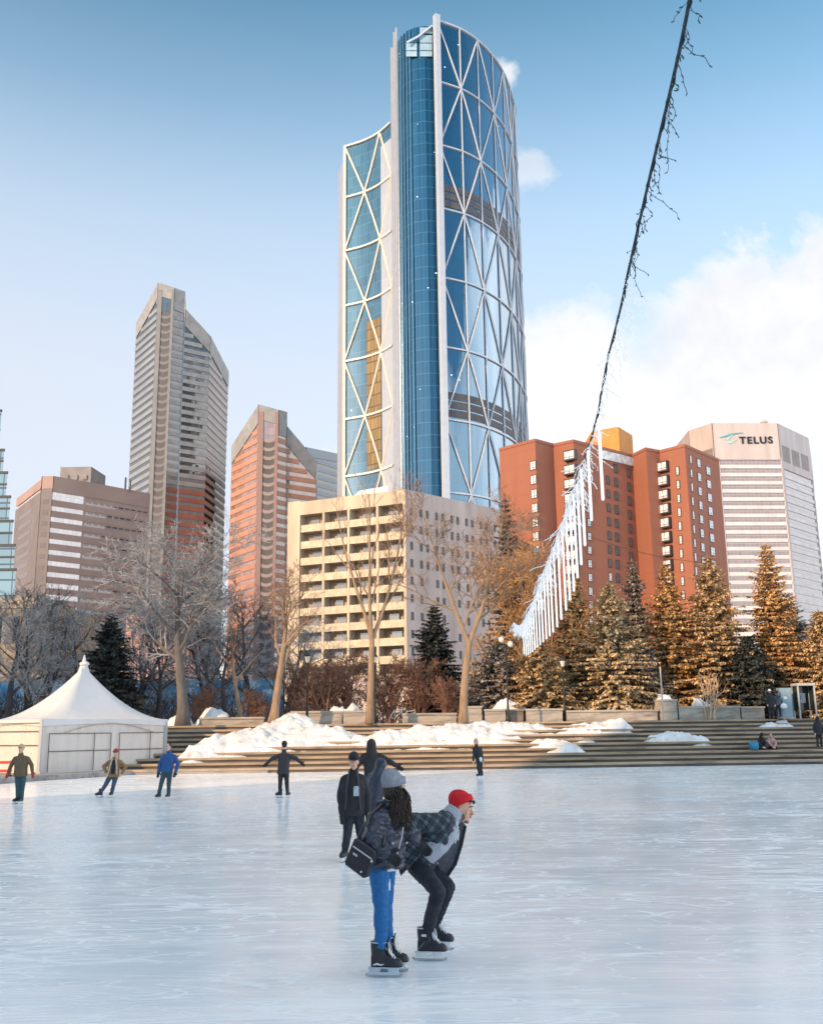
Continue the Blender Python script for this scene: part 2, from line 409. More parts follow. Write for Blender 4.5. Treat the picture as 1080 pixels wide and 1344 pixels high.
    m_.wall((a.x, a.y), (b.x, b.y), TZ, H - 1.5, 0, .8); m_.build('shadow_slot', [simple('slot_navy', (.008, .012, .03), .4)], root)
    # left end of the bay: pale metal ribs stepping down to the lower wing
    m_ = MB(); rib = simple('rib_silver', (.40, .40, .43), .35, .08, .5, metal=.3)
    for (x, yt, w) in ((514.2, 66, 1.0), (517.5, 46, .9), (519.8, 40, .6)):
        p = P(x, yt, Yc + 16 - (x - 514) * .9); m_.box((p.x, p.y, (TZ + p.z) / 2), (w, 3, p.z - TZ))
    m_.build('silver_rib', [rib], root)
    # lower left wing: concave lattice face
    Yl = Yc + 21
    TL = P(453, 193, Yl + 14); zL = TL.z
    TR = PZ(513.5, 161, zL)
    mid = PZ(478, 185, zL)
    wl = smooth_curve([TL, mid, PZ(497, 175, zL), TR], 8)
    wl.append(wl[-1] + (wl[-1] - wl[-2]) * 3)
    Lw = [0]
    for a, b in zip(wl, wl[1:]): Lw.append(Lw[-1] + (Vector((b.x, b.y)) - Vector((a.x, a.y))).length)
    def atw(L, z, out=0.0):
        L = max(0, min(Lw[-1], L)); i = 0
        while i < len(Lw) - 2 and Lw[i + 1] < L: i += 1
        t = (L - Lw[i]) / (Lw[i + 1] - Lw[i]); p = wl[i].lerp(wl[i + 1], t); d = wl[i + 1] - wl[i]
        return Vector((p.x, p.y, z)) + Vector((d.y, -d.x, 0)).normalized() * out
    mb = MB()
    for i in range(len(wl) - 1):
        a, b = wl[i], wl[i + 1]
        mb.poly([(a.x, a.y, TZ), (b.x, b.y, TZ), (b.x, b.y, zL), (a.x, a.y, zL)], 0, [(Lw[i], 0), (Lw[i + 1], 0), (Lw[i + 1], zL), (Lw[i], zL)])
    mb.build('concave_glass_facade', [gl_l], root)
    # bronze spandrel strip in the lower half, side return, cap
    zw = []
    for y in (193, 260, 330, 402, 475, 551, 626): d = ray(453.5, y); zw.append(CAMH + d.z * (TL.y / d.y))
    zw.append(2 * zw[-1] - zw[-2]); zw.append(2 * zw[-1] - zw[-2]); zw.append(2 * zw[-1] - zw[-2])
    zw = [z for z in zw if z > 0]
    Le = Lw[-2]
    nw = [0, Le * .36, Le * .69, Le * 1.0]
    bronze = facade_glass('glass_bronze', (.26, .17, .06), (1.55, 4.05), 1.5, .2, .02, .12, (.07, .05, .03), .35)
    m_ = MB(); n = 8
    for k in range(n):
        La, Lb = lerp(nw[1] * 1.08, nw[2], k / n), lerp(nw[1] * 1.08, nw[2], (k + 1) / n); zt = zw[3] - 8; z0 = zw[6] + 1
        m_.poly([atw(La, z0, .12), atw(Lb, z0, .12), atw(Lb, zt, .12), atw(La, zt, .12)], 0, [(La, z0), (Lb, z0), (Lb, zt), (La, zt)])
    m_.build('bronze_glass_strip', [bronze], root)
    m_ = MB()
    for k in range(n):
        La, Lb = lerp(nw[2] + .5, Le, k / n), lerp(nw[2] + .5, Le, (k + 1) / n); zt = zL - 6; z0 = TZ
        m_.poly([atw(La, z0, .12), atw(Lb, z0, .12), atw(Lb, zt, .12), atw(La, zt, .12)], 0, [(La, z0), (Lb, z0), (Lb, zt), (La, zt)])
    m_.build('pale_glass_strip', [facade_glass('glass_pale', (.36, .38, .42), (1.55, 4.05), 1.8, .08, .01, .05, (.4, .42, .46), .08)], root)
    def beamw(p, q, w, name, seg=6): return beam(p, q, w, name, atw, seg, m_steel_warm)
    for z in zw: beamw((0, z), (Le, z), .50, 'ring_beam', 16)
    beamw((0, zw[-1]), (0, zL), .75, 'mullion_column', 1)
    for i in range(len(zw) - 1):
        e = i % 2 == 0
        for k in range(3):
            if (i + k) % 2 == 0: beamw((nw[k], zw[i]), (nw[k + 1], zw[i + 1]), .45, 'diagonal_brace')
            else: beamw((nw[k + 1], zw[i]), (nw[k], zw[i + 1]), .45, 'diagonal_brace')
    m_ = MB(); e = wl[0]
    s0 = P(450.5, 203, TL.y + 3); m_.wall((s0.x, s0.y), (e.x - .7, e.y), TZ, zL - 2, 0, 5); m_.build('side_return', [m_dark], root)
    m_ = MB(); s1 = P(444.5, 210, TL.y + 9); m_.wall((s1.x, s1.y), (s0.x, s0.y), TZ, zL - 4.5, 0, 5); m_.build('end_fin', [rib], root)
    # bulk behind and roofs
    m_ = MB(); poly = [wl[0], wl[8], wl[16], wl[-2], Vector((wl[-2].x, wl[-2].y + 60, 0)), Vector((wl[0].x + 6, wl[0].y + 60, 0))]
    m_.prism([(p.x, p.y + 1.5) for p in poly], TZ, zL - 1.2)
    poly = [cp[0], cp[2], cp[-1], arc[10], arc[20], arc[30], arc[40], arc[-1], Vector((cp[0].x, arc[-1].y, 0))]
    m_.prism([(p.x, p.y + 1.6) for p in poly], TZ, H - 3); m_.build('core', [m_dark], root)
bow_tower()

# ---- generic banded tower
def tower(name, label, cat, roof, depth_back, floor_h, band_h, wall_m, glass_m, band_mats=None, zbase=TZ, group=None, out=.25, cap_m=None, top_solid=None, origin=None, band_from=None):
    """roof: list of 3-D roof corners, image left to right; faces run between neighbours"""
    c = sum(roof, Vector()) / len(roof)
    root = thing(name, label, cat, (c.x, c.y + depth_back * .3, zbase), group)
    back = [Vector((roof[-1].x + (roof[-1].x) / roof[-1].y * depth_back, roof[-1].y + depth_back, roof[-1].z)), Vector((roof[0].x + roof[0].x / roof[0].y * depth_back, roof[0].y + depth_back, roof[0].z))]
    per = roof + back
    mb = MB(); mb.prism([(p.x, p.y) for p in per], zbase, [p.z for p in per], 0, False); mb.build('glazed_core', [glass_m], root)
    mb = MB(); cc = sum(per, Vector()) / len(per)
    for a, b in zip(per, per[1:] + per[:1]): mb.poly([a, b, cc])
    mb.build('roof', [cap_m or (wall_m[0] if isinstance(wall_m, list) else wall_m)], root)
    top = min(p.z for p in roof)
    zmax = max(p.z for p in roof)
    z = zbase + (floor_h if band_from is None else band_from)
    k = 0
    while z < zmax:
        parts = {}
        for i in range(len(roof) - 1):
            a, b = roof[i], roof[i + 1]; t0, t1 = 0.0, 1.0; zt = z + band_h
            lim = (top_solid[i] if top_solid else 0)
            ha, hb = a.z - lim, b.z - lim
            if zt > ha and zt > hb: continue
            if zt > ha: t0 = (zt - ha) / (hb - ha)
            elif zt > hb: t1 = (ha - zt) / (ha - hb)
            mi = band_mats(i, z) if band_mats else 0
            if mi is None: continue
            p, q = a.lerp(b, t0), a.lerp(b, t1)
            parts.setdefault(0, MB()).wall((p.x, p.y), (q.x, q.y), z, zt, out, .1, mi)
        if parts: parts[0].build('spandrel_band', wall_m if isinstance(wall_m, list) else [wall_m], root)
        z += floor_h; k += 1
    if top_solid:                                                      # plain parapet zone under the roof line
        mb = MB()
        for i in range(len(roof) - 1):
            if top_solid[i]:
                a, b = roof[i], roof[i + 1]
                n = Vector((b.y - a.y, -(b.x - a.x), 0)).normalized() * (out + .06)
                mb.poly([a - Vector((0, 0, top_solid[i])) + n, b - Vector((0, 0, top_solid[i])) + n, b + n, a + n])
                mb.poly([a + n, b + n, b - n * 3, a - n * 3])
        mb.build('parapet', [cap_m or (wall_m[0] if isinstance(wall_m, list) else wall_m)], root)
    return root

silver = simple('cladding_silver', (.27, .262, .26), .45, .2, .3)
silver_blue = simple('cladding_bluegrey', (.23, .245, .27), .45, .15, .05)
red_reflect = simple('granite_red_reflection', (.26, .095, .07), .5, .25, .08)  # red reflection on the lower floors, painted in as reddish granite
salmon = simple('cladding_salmon_reflection', (.44, .21, .14), .45, .2, .06)  # salmon colour stands in for sunlit reflections on the facade
darkgran = simple('granite_dark', (.10, .085, .085), .5, .3, .06)
g_grey = facade_glass('glass_grey', (.05, .055, .06), (1.6, 3.8), 2.0, .06, .02, .06, (.12, .12, .12), .4)
g_pink = facade_glass('glass_pink', (.30, .17, .13), (1.6, 3.8), 2.2, .06, .02, .08, (.16, .08, .06), .35)
g_pale = facade_glass('glass_palepink', (.55, .42, .36), (1.8, 3.8), 2.6, .08, .02, .06, (.3, .22, .2), .25)

def notch_tower(label, pts, Y0, red_y, mats, glass, redm, notch_top, grp, deps):
    """slope-roofed tower: pts = roof outline in px (left end, apex, apex right, notch foot, right corner, far right)"""
    roof = [P(p[0], p[1], Y0 + d) for p, d in zip(pts, deps)]
    zred = P(pts[2][0], red_y, Y0).z
    def bm(i, z):
        if i == 1: return None
        if i == 3: return None
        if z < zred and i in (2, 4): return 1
        return 2 if i == 0 else (3 if i >= 5 else 0)
    ts = [9, 7, 12, 9, 9, 9]
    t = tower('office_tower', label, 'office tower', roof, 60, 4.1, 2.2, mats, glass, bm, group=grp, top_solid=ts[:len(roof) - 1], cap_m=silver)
    # recessed dark chamfer with floor ledges
    a, b = roof[1], roof[2]
    d = (b - a); d.z = 0; u = d.normalized(); nrm = Vector((u.y, -u.x, 0))
    zt = min(a.z, b.z) - 12 if notch_top is None else P(pts[1][0], notch_top, Y0).z
    w = d.length
    mb = MB(); mb.wall((a.x, a.y), (a.x + u.x * w * .26, a.y + u.y * w * .26), TZ, min(a.z, b.z) - 1, .5, .2); mb.wall((b.x - u.x * w * .16, b.y - u.y * w * .16), (b.x, b.y), TZ, min(a.z, b.z) - 1, .5, .2)
    mb.build('corner_pier', [mats[4]], t)
    k = 0; z = TZ + 4
    while z < zt:
        mb = MB(); p, q = a + u * w * .25, b - u * w * .17; n_ = 6
        for j in range(n_):
            t0, t1 = j / n_, (j + 1) / n_; f0, f1 = (2 * t0 - 1) ** 2, (2 * t1 - 1) ** 2; g, h_ = p.lerp(q, t0), p.lerp(q, t1)
            mb.poly([(g.x + nrm.x * .15, g.y + nrm.y * .15, z + f0 * .9), (h_.x + nrm.x * .15, h_.y + nrm.y * .15, z + f1 * .9), (h_.x + nrm.x * .15, h_.y + nrm.y * .15, z + 1.5 + f1 * .9), (g.x + nrm.x * .15, g.y + nrm.y * .15, z + 1.5 + f0 * .9)])
        mb.build('balcony_ledge', [mats[5]], t); z += 4.1
    mb = MB(); mb.wall((a.x + u.x * w * .26, a.y + u.y * w * .26), (b.x - u.x * w * .16, b.y - u.y * w * .16), TZ, zt, .03, .0); mb.build('recess_wall', [darkgran], t)
    return t
grp = 'pair of slope-roofed granite office towers'
notch_tower('taller slope-roofed grey office tower with dark notched corner, left of the glass skyscraper',
            [(180, 424), (208.5, 371), (229.5, 378), (243, 383), (244, 406), (276, 441), (300, 488)], 470, 636,
            [silver, red_reflect, silver_blue, simple('cladding_pinkgrey', (.38, .31, .29), .4, .12, .05), simple('pier_grey', (.19, .19, .195), .5, .15, .3), simple('ledge_grey', (.17, .17, .18), .6)], g_grey, red_reflect, 410, grp, [24, 0, 0, 4, 4, 12, 46])
notch_tower('shorter slope-roofed office tower with salmon glass panels and dark notched corner',
            [(305, 585), (340, 531), (366, 538), (376.5, 541), (377, 560), (415, 605), (416, 610)], 430, 900,
            [salmon, red_reflect, salmon, silver, simple('granite_mauve', (.28, .18, .165), .5, .1), simple('ledge_mauve', (.30, .25, .25), .6)], g_pink, red_reflect, 577, grp, [22, 0, 0, 4, 4, 13, 30])

# grey block behind the salmon tower
rf = [P(392, 586, 540), P(402, 587, 520), P(450, 597, 545)]
tower('office_block', 'pale grey striped office block half hidden behind the salmon tower', 'office building', rf, 30, 4.5, 2.4, simple('panel_bluegrey', (.28, .31, .34), .5, .08), g_grey, top_solid=[5, 5])

# brown office slab on the left
tan_c = simple('cladding_brownpink', (.33, .215, .18), .6, .15, .08); tan_s = simple('cladding_taupe', (.17, .14, .135), .6, .15, .08)
wm0 = facade_glass('window_shade', (.05, .05, .055), (1.2, 1.6), 1.6, .08, .03, .08, (.15, .1, .08), .5)
silv_p = facade_glass('glass_silver', (.55, .46, .45), (1.5, 3.4), 2.4, .1, .02, .04, (.3, .24, .22), .2)
H = P(71, 625, 300).z
rf = [PZ(24, 647, H), PZ(55, 624, H), PZ(56.5, 622.5, H), PZ(71, 625, H), PZ(112, 632, H), PZ(197, 648, H)]
rf[2] = P(57, 624, 300); rf[1] = P(56, 627, 304); rf[0] = P(24, 648, 330)
for q in rf: q.z = H
t = tower('office_block', 'brown office block with pinkish window bands and rooftop plant room at far left', 'office building', rf, 40, 3.45, 1.9, [tan_c, tan_s], silv_p, lambda i, z: 1 if i in (0, 1, 2) else 0, top_solid=[3, 3, 4, 5, 5], cap_m=tan_c)
for k_, (a, b) in enumerate(zip(rf[:3], rf[1:4])):
    mb = MB(); mb.wall(a, b, TZ, H - 4, .34, .1); mb.build('taupe_wall', [tan_s], t)
    u = (b - a).normalized(); nn = Vector((u.y, -u.x, 0)) * .38; z = H - 9
    while z > TZ + 10 and k_ != 1:
        p, q = a.lerp(b, .2) + nn, a.lerp(b, .72) + nn; mb = MB(); mb.poly([(p.x, p.y, z), (q.x, q.y, z), (q.x, q.y, z + 1.5), (p.x, p.y, z + 1.5)]); mb.build('window', [wm0], t); z -= 3.45
a, b = rf[4], rf[5]; u = (b - a).normalized(); nrm = Vector((u.y, -u.x, 0)); w = (b - a).length
mb = MB(); mb.wall(a, b, TZ, H - 5, .12, 0); mb.build('brown_wall', [tan_c], t)
wm = facade_glass('window_dark', (.02, .02, .022), (1.2, 1.6), 1.8, .08, .03, .08, (.15, .1, .08), .5)
wd2 = facade_glass('window_dashes', (.03, .028, .03), (2.3, 1.7), 1.8, .08, .03, .26, (.30, .195, .165), .6); z = H - 8.0; random.seed(4)
while z > TZ + 8:
    p, q = a + u * .5 + nrm * .16, a + u * (w - .8) + nrm * .16; o_ = random.random() * 40
    mb = MB(); mb.poly([(p.x, p.y, z), (q.x, q.y, z), (q.x, q.y, z + 1.55), (p.x, p.y, z + 1.55)], 0, [(o_, .2), (o_ + w - 1.3, .2), (o_ + w - 1.3, 1.5), (o_, 1.5)])
    mb.build('window_ribbon', [wd2], t); z -= 3.45
mb = MB(); p = P(80, 613, 312); q = P(120, 618, 312); mb.prism([(p.x, p.y), (q.x, q.y), (q.x + 1, q.y + 12), (p.x, p.y + 12)], H - 1, p.z)
for k in range(3): mb.box((lerp(p.x, q.x, .2 + .3 * k), p.y - .3, H + 2.6), (1.6, .3, 1.6))
mb.build('plant_room', [simple('plant_grey', (.24, .22, .215), .7, .2, .3)], t)
mb = MB(); p = P(165, 637, 318); mb.box((p.x, p.y, H + 1.5), (.5, .5, 5)); mb.box((p.x + 1.6, p.y, H + 1.2), (.4, .4, 4)); mb.build('flue', [m_dark], t)

# stepped blue glass building at the left edge
g_sky = facade_glass('glass_skyblue', (.17, .27, .34), (4.2, 3.4), 1.6, .06, .02, .055, (.05, .07, .09), .25)
root = None; edge = [(3, 538), (7, 590), (12, 620), (16.5, 652), (20.5, 684), (23.5, 716), (25.5, 748)]
c = P(0, 700, 210); root = thing('glass_block', 'pale blue glass building with stepped edge cut off by the left frame', 'office building', (c.x - 8, c.y + 8, TZ))
zs = [P(x, y, 210).z for x, y in edge] + [TZ]
for i, (x, y) in enumerate(edge):
    p = P(x, y, 210); mb = MB(); y0 = 210 - i * .25
    mb.prism([(p.x - 26, y0), (p.x, y0), (p.x * 232 / y0 - .4, 232), (p.x - 30, 232)], zs[i + 1], zs[i]); mb.build('glazed_tier', [g_sky], root)
    mb = MB(); mb.wall((p.x - 26, y0), (p.x, y0), zs[i] - .45, zs[i] + .12, .15, .3); mb.wall((p.x - 26, y0), (p.x, y0), (zs[i] + zs[i + 1]) / 2 - .25, (zs[i] + zs[i + 1]) / 2 + .15, .15, .1); mb.build('floor_edge', [m_dark], root)

# low buildings behind the bare trees on the left
mb = MB(); p = P(-60, 788, 150); q = P(62, 794, 150)
t = thing('low_building', 'low tan brick building behind the bare trees at far left', 'building', (p.x, 152, TZ))
mb.prism([(p.x, 150), (q.x, 150), (q.x, 175), (p.x, 175)], TZ, p.z); mb.build('wall', [simple('brick_tan', (.26, .20, .145), .8, .2, .6)], t)
mb = MB(); mb.wall((p.x, 150), (q.x, 150), p.z - 1.3, p.z + .25, .25, .3); mb.build('cornice', [simple('stone_tan', (.33, .27, .21), .8)], t)
for k in range(5):
    mb = MB(); x = lerp(p.x, q.x, .12 + .18 * k); mb.wall((x, 150), (x + 3.4, 150), p.z - 6.6, p.z - 2.6, .12, 0); mb.build('window', [wm], t)
pts = [(140, 846), (166, 844), (166.2, 806), (188, 806), (188.2, 834), (214, 836), (214.2, 862), (236, 864)]
pk = simple('stucco_salmon', (.52, .31, .25), .8, .15, .5)
t = thing('low_building', 'salmon stucco building with stepped roof behind the large grey elm', 'building', (P(185, 850, 120).x, 124, TZ))
mb = MB(); n = len(pts); fr = [P(x, y, 118) for x, y in pts]
for a, b in zip(fr, fr[1:]):
    if b.x - a.x > .5: mb.wall((a.x, 118), (b.x, 118), TZ, a.z, 0, 14, 0, b.z)
mb.build('wall', [pk], t)
for k in range(4):
    mb = MB(); x = lerp(fr[0].x, fr[-1].x, .15 + .2 * k); mb.wall((x, 118), (x + 1.5, 118), TZ + 3, TZ + 4.6, .08, 0); mb.build('window', [wm], t)
# blue painted hoarding seen between the trunks
mb = MB(); a = P(-30, 905, 84); b = P(372, 893, 88)
hm = bpy.data.materials.new('hoarding_blue'); nt = NT(hm); tcx = nt('TexCoord'); n1 = nt.noise(tcx.outputs['Object'], .35, 5, .6, 1.5)
nt.link(nt.ramp(n1, [(.35, (.03, .16, .36)), (.48, (.08, .32, .55)), (.58, (.55, .68, .78)), (.66, (.10, .28, .55))]), bsdf(nt).inputs['Base Color'])
t = thing('mural_hoarding', 'blue and white painted hoarding behind the tree trunks on the left', 'hoarding', ((a.x + b.x) / 2, 86, TZ))
mb.wall(a, b, TZ, a.z + .7, 0, .2); mb.build('painted_panel', [hm], t)
mb = MB()
for k in range(13): p = a.lerp(b, k / 12); mb.box((p.x, p.y + .3, TZ + 1.6), (.12, .12, 3.2))
mb.build('support_post', [m_dark], t)

# ---- beige apartment block with balconies
def beige():
    beige_m = simple('concrete_beige', (.47, .385, .285), .85, .25, .5, .2, 3, stretch=(1, 1, .12)); side_m = simple('concrete_pinkgrey', (.42, .34, .31), .85, .22, .5, .2, 3, stretch=(1, 1, .12))
    rec_m = simple('recess_beige', (.42, .31, .22), .9, .15, .3)
    H = P(532, 642, 150).z
    Cn = PZ(532, 642, H); Lf = PZ(378, 661, H); Rt = PZ(656, 669, H)
    t = thing('apartment_block', 'beige concrete apartment block with rows of balconies in front of the glass skyscraper', 'apartment building', (Cn.x, Cn.y + 8, TZ))
    u = (Cn - Lf).normalized(); n = Vector((u.y, -u.x, 0)); W = (Cn - Lf).length
    v_ = (Rt - Cn).normalized(); nr = Vector((v_.y, -v_.x, 0)); WR = (Rt - Cn).length
    dpt = 1.9
    mb = MB(); ins = -n * dpt
    back = [Rt + Vector((3, 14, 0)), Lf + Vector((3, 20, 0))]
    poly = [Lf + ins, Cn + ins, Cn + ins * .0 + v_ * .0, Rt, *back]
    mb.prism([((Lf + ins).x, (Lf + ins).y), ((Cn + ins + v_ * .35).x, (Cn + ins + v_ * .35).y), (Rt.x - nr.x * .3, Rt.y - nr.y * .3), (back[0].x, back[0].y), (back[1].x, back[1].y)], TZ, H - 1.6)
    mb.build('recess_wall', [rec_m], t)
    mb = MB(); mb.wall(Cn, Rt, TZ, H, 0, .28); mb.build('side_wall', [side_m], t)
    fx = [(394, 0), (425, 1), (457.5, 2), (495, 3), (531, 4)]
    def along(px):
        best = min(range(400), key=lambda k: abs(proj(Lf.lerp(Cn, k / 400))[0] - px)); return best / 400 * W
    px = [along(x) for x, _ in fx]; px[-1] = W
    mb = MB(); mb.wall(Lf, Lf + u * px[0], TZ, H + .2, 0, dpt); mb.build('blank_wall', [beige_m], t)
    mb = MB(); mb.wall(Lf + u * px[0], Cn, H - 2.2, H, .02, dpt - .02); mb.build('parapet', [beige_m], t)
    for k in range(1, 5):
        mb = MB(); a = Lf + u * (px[k] - (.2 if k < 4 else .45)); b = Lf + u * (px[k] + (.2 if k < 4 else 0)); mb.wall(a, b, TZ, H - 2.2, .05, dpt); mb.build('pier', [beige_m], t)
    fh = 2.72; z = H - 2.2 - fh; rail_m = simple('parapet_cream', (.51, .42, .305), .85, .22, 1.2, .1, 4); row = 0
    while z > TZ + 3:
        for k in range(4):
            a, b = Lf + u * (px[k] + .22), Lf + u * (px[k + 1] - (.22 if k < 3 else .47))
            L = (b - a).length
            mb = MB(); mb.wall(a, b, z - .18, z + .98, .0, .14); mb.wall(a - n * .14, b - n * .14, z - .18, z, 0, dpt - .16)
            for j in range(7): p = a.lerp(b, (j + .5) / 7); mb.wall(p - u * .05, p + u * .05, z + .98, z + 1.1, .0, .1)
            bal = mb.build('balcony', [rail_m], t)
            mb = MB(); o = -n * (dpt - .06); s = .30 if (row + k) % 3 else .18
            mb.wall(a + o + u * L * s, a + o + u * L * (s + .42), z + .95, z + 2.15, 0, 0.03); mb.build('window', [wm], t)
            mb = MB(); mb.wall(a + o + u * L * .76, a + o + u * L * .92, z + .02, z + 2.1, 0, .03); mb.build('balcony_door', [simple('door_brown', (.16, .10, .07), .6)] if row + k == 0 else [bpy.data.materials['door_brown']], t)
        z -= fh; row += 1
    # small windows of the side wall
    mb = MB(); mb.box((0, 0, 0), (.55, .12, 1.25)); wme = mb.mesh('side_window', [simple('window_black', (.015, .015, .018), .15, .3)])
    rz = math.atan2(v_.y, v_.x)
    rows = [676 + 22.4 * k for k in range(9)]
    for r_ in range(9):
        zz = H - 3.4 - r_ * fh
        for j in range(12):
            if r_ > 3 and j % 3 == 2: continue
            p = Cn + v_ * (1.2 + j * (WR - 2.2) / 11.5 + (.35 if j % 2 else 0)) + nr * .0; linked('window', wme, (p.x, p.y, zz), t, rz)
    mb = MB(); p = Lf.lerp(Cn, .12); q = Lf.lerp(Cn, .42); mb.prism([(p.x + 1, p.y + 6), (q.x, q.y + 6), (q.x, q.y + 12), (p.x + 1, p.y + 12)], H - 1.7, H + 1.4); mb.build('roof_hut', [side_m], t)
    p = Lf.lerp(Cn, .5); q = Lf.lerp(Cn, .85); mb = MB(); mb.prism([(p.x + 2, p.y + 6), (q.x, q.y + 6), (q.x, q.y + 12), (p.x, p.y + 12)], H - 1.7, H + 2.4); mb.build('roof_hut', [simple('white_panel', (.72, .72, .74), .6)], t)
    # podium
    mb = MB(); p = P(372, 872, 112); q = P(560, 880, 112)
    mb.prism([(p.x, 128), (q.x, 122), (q.x + 4, 134), (p.x, 136)], TZ, TZ + 6.0); mb.build('podium', [side_m], t)
beige()

# ---- red brick hotel
def hotel():
    bk = bpy.data.materials.new('brick_red'); nt = NT(bk); uv = nt('TexCoord'); nz = nt.noise(nt.mapping(uv.outputs['Object'], (1, 1, .18)), .45, 6, .65); n2 = nt.noise(uv.outputs['Object'], 3, 4, .6)
    sp = nt('SeparateXYZ'); nt.link(uv.outputs['Object'], sp.inputs[0])
    course = nt.math('LESS_THAN', nt.math('FRACT', nt.math('DIVIDE', sp.outputs[2], 2.75)), .05)
    c = nt.mix(nz, (.235, .088, .052), (.33, .135, .082)); c = nt.mix(nt.math('MULTIPLY', n2, .35), c, (.30, .08, .05)); c = nt.mix(nt.math('MULTIPLY', course, .35), c, (.25, .07, .05))
    nt.link(c, bsdf(nt).inputs['Base Color']); bsdf(nt).inputs['Roughness'].default_value = .85
    wl = simple('window_pale', (.52, .53, .55), .2, .45, .9); wd = simple('window_grey', (.10, .10, .11), .15, .4, 1.0); fm = simple('frame_dark', (.05, .04, .04), .6)
    H = P(752, 578.5, 175).z
    a0 = PZ(655, 590, H); a1 = PZ(702, 577.5, H); a2 = PZ(726, 584, H); b = PZ(752, 578.5, H); c_ = PZ(829, 598, H); c2 = PZ(847, 589, H); d0 = PZ(865, 592.5, H); d = PZ(898, 584.5, H); e = PZ(943, 604, H)
    # keep the main faces straight in plan, with the small roof zigzags as parapet folds
    t = thing('brick_hotel', 'red brick hotel of two wings with white windows and orange penthouse', 'hotel', (b.x, b.y + 10, TZ))
    poly = [a0, a1, a2, b, c_, c2, d0, d, e, e + Vector((5, 22, 0)), a0 + Vector((3, 30, 0))]
    mb = MB(); mb.prism([(p.x, p.y) for p in poly], TZ, H); mb.build('brick_wall', [bk], t)
    mb = MB()
    for p, q in zip(poly[:8], poly[1:9]): mb.wall(p, q, H - .3, H + .25, .12, .3)
    mb.build('coping', [simple('coping_brown', (.28, .10, .06), .7)], t)
    ph = H + 5.4
    def win_at(px, py, w, h, mt, frame=True, bay=0, Yoff=0):
        dr = ray(px, py); best = None
        for p, q in zip(poly[:8], poly[1:9]):
            u = Vector((q.x - p.x, q.y - p.y)); den = dr.x * u.y - dr.y * u.x
            if abs(den) < 1e-9: continue
            # p + u s = cam + dr t
            s = (dr.y * p.x - dr.x * p.y) / den * -1
            s = (dr.x * p.y - dr.y * p.x) / (-den)
            if -.001 <= s <= 1.001:
                pt = Vector((p.x + u.x * s, p.y + u.y * s)); tt = pt.y / dr.y
                if best is None or tt < best[0]: best = (tt, pt, u.normalized(), CAMH + dr.z * tt)
        if not best: return
        tt, pt, u, z = best; n = Vector((u.y, -u.x)); rz = math.atan2(u.y, u.x)
        pt = pt + n * (.05 + bay / 2)
        mb = MB(); 
        if bay: mb.box((0, 0, 0), (w + .3, bay + .1, h + .5), 0, 1)
        else: mb.box((0, .02, 0), (w + .25, .10, h + .25), 0, 1)
        off = -(bay + .1) / 2 - .03 if bay else -.05
        nc = 2 if w > .8 else 1
        for i in range(nc): mb.box((-w / 2 + (i + .5) * w / nc, off, .12 * h), (w / nc - .1, .04, h * .72)); mb.box((-w / 2 + (i + .5) * w / nc, off, -.40 * h), (w / nc - .1, .04, h * .2))
        linked('window', mb.mesh('window', [mt, fm]), (pt.x, pt.y, z), t, rz)
    for k in range(7): win_at(699.5 + k * .75, 611 + k * 18.6, 1.25, 1.5, wl)
    for k in range(11): win_at(750 + k * .35, 598.5 + k * 18.7, 2.1, 1.45, wl, bay=.9)
    for k in range(9):
        win_at(807.5 + k * .35, 615 + k * 18, .95, 1.5, wd)
        win_at(797 + k * .5, 630 + k * 18.2, .8, 1.4, wd if k < 7 else wl)
        win_at(824.3 + k * .5, 621 + k * 18.2, .8, 1.5, wd)
        win_at(772 + k * .4, 668 + k * 18, .9, 1.3, wl)
    for k in range(9): win_at(871.5 + k * .8, 613 + k * 18.4, 1.9, 1.5, wl, bay=.8)
    for k in range(10):
        win_at(889 + k * .85, 618 + k * 18.1, .55, 1.45, wl)
        win_at(905.5 + k * .9, 603 + k * 18.3, .55, 1.45, wl)
        win_at(916 + k * .9, 608 + k * 18.4, 1.2, 1.5, wl)
        win_at(928.5 + k * 1.0, 618 + k * 17.6, 1.6, 1.5, wl)
    m = (b.lerp(c_, .55) + Vector((3, 9, 0)))
    p0 = PZ(775, 575, ph); q0 = P(811, 560, p0.y); 
    Yp = b.lerp(c_, .4).y + 7
    p0, p1, p2 = P(776, 565, Yp + 3), P(811, 560, Yp), P(829, 566, Yp + 6); zt = p1.z
    mb = MB(); mb.prism([(p0.x, p0.y), (p1.x, p1.y), (p2.x, p2.y), (p2.x - 2, p2.y + 8), (p0.x, p0.y + 8)], H - .5, zt); mb.build('penthouse', [simple('panel_orange', (.52, .22, .05), .7, .15, .4)], t)
    mb = MB()
    x0, x1 = b.lerp(c_, .45), b.lerp(c_, 1.0); mb.wall(x0, x1, H - 2.2, H - .5, .35, .1); mb.build('top_glazing', [wl], t)
hotel()

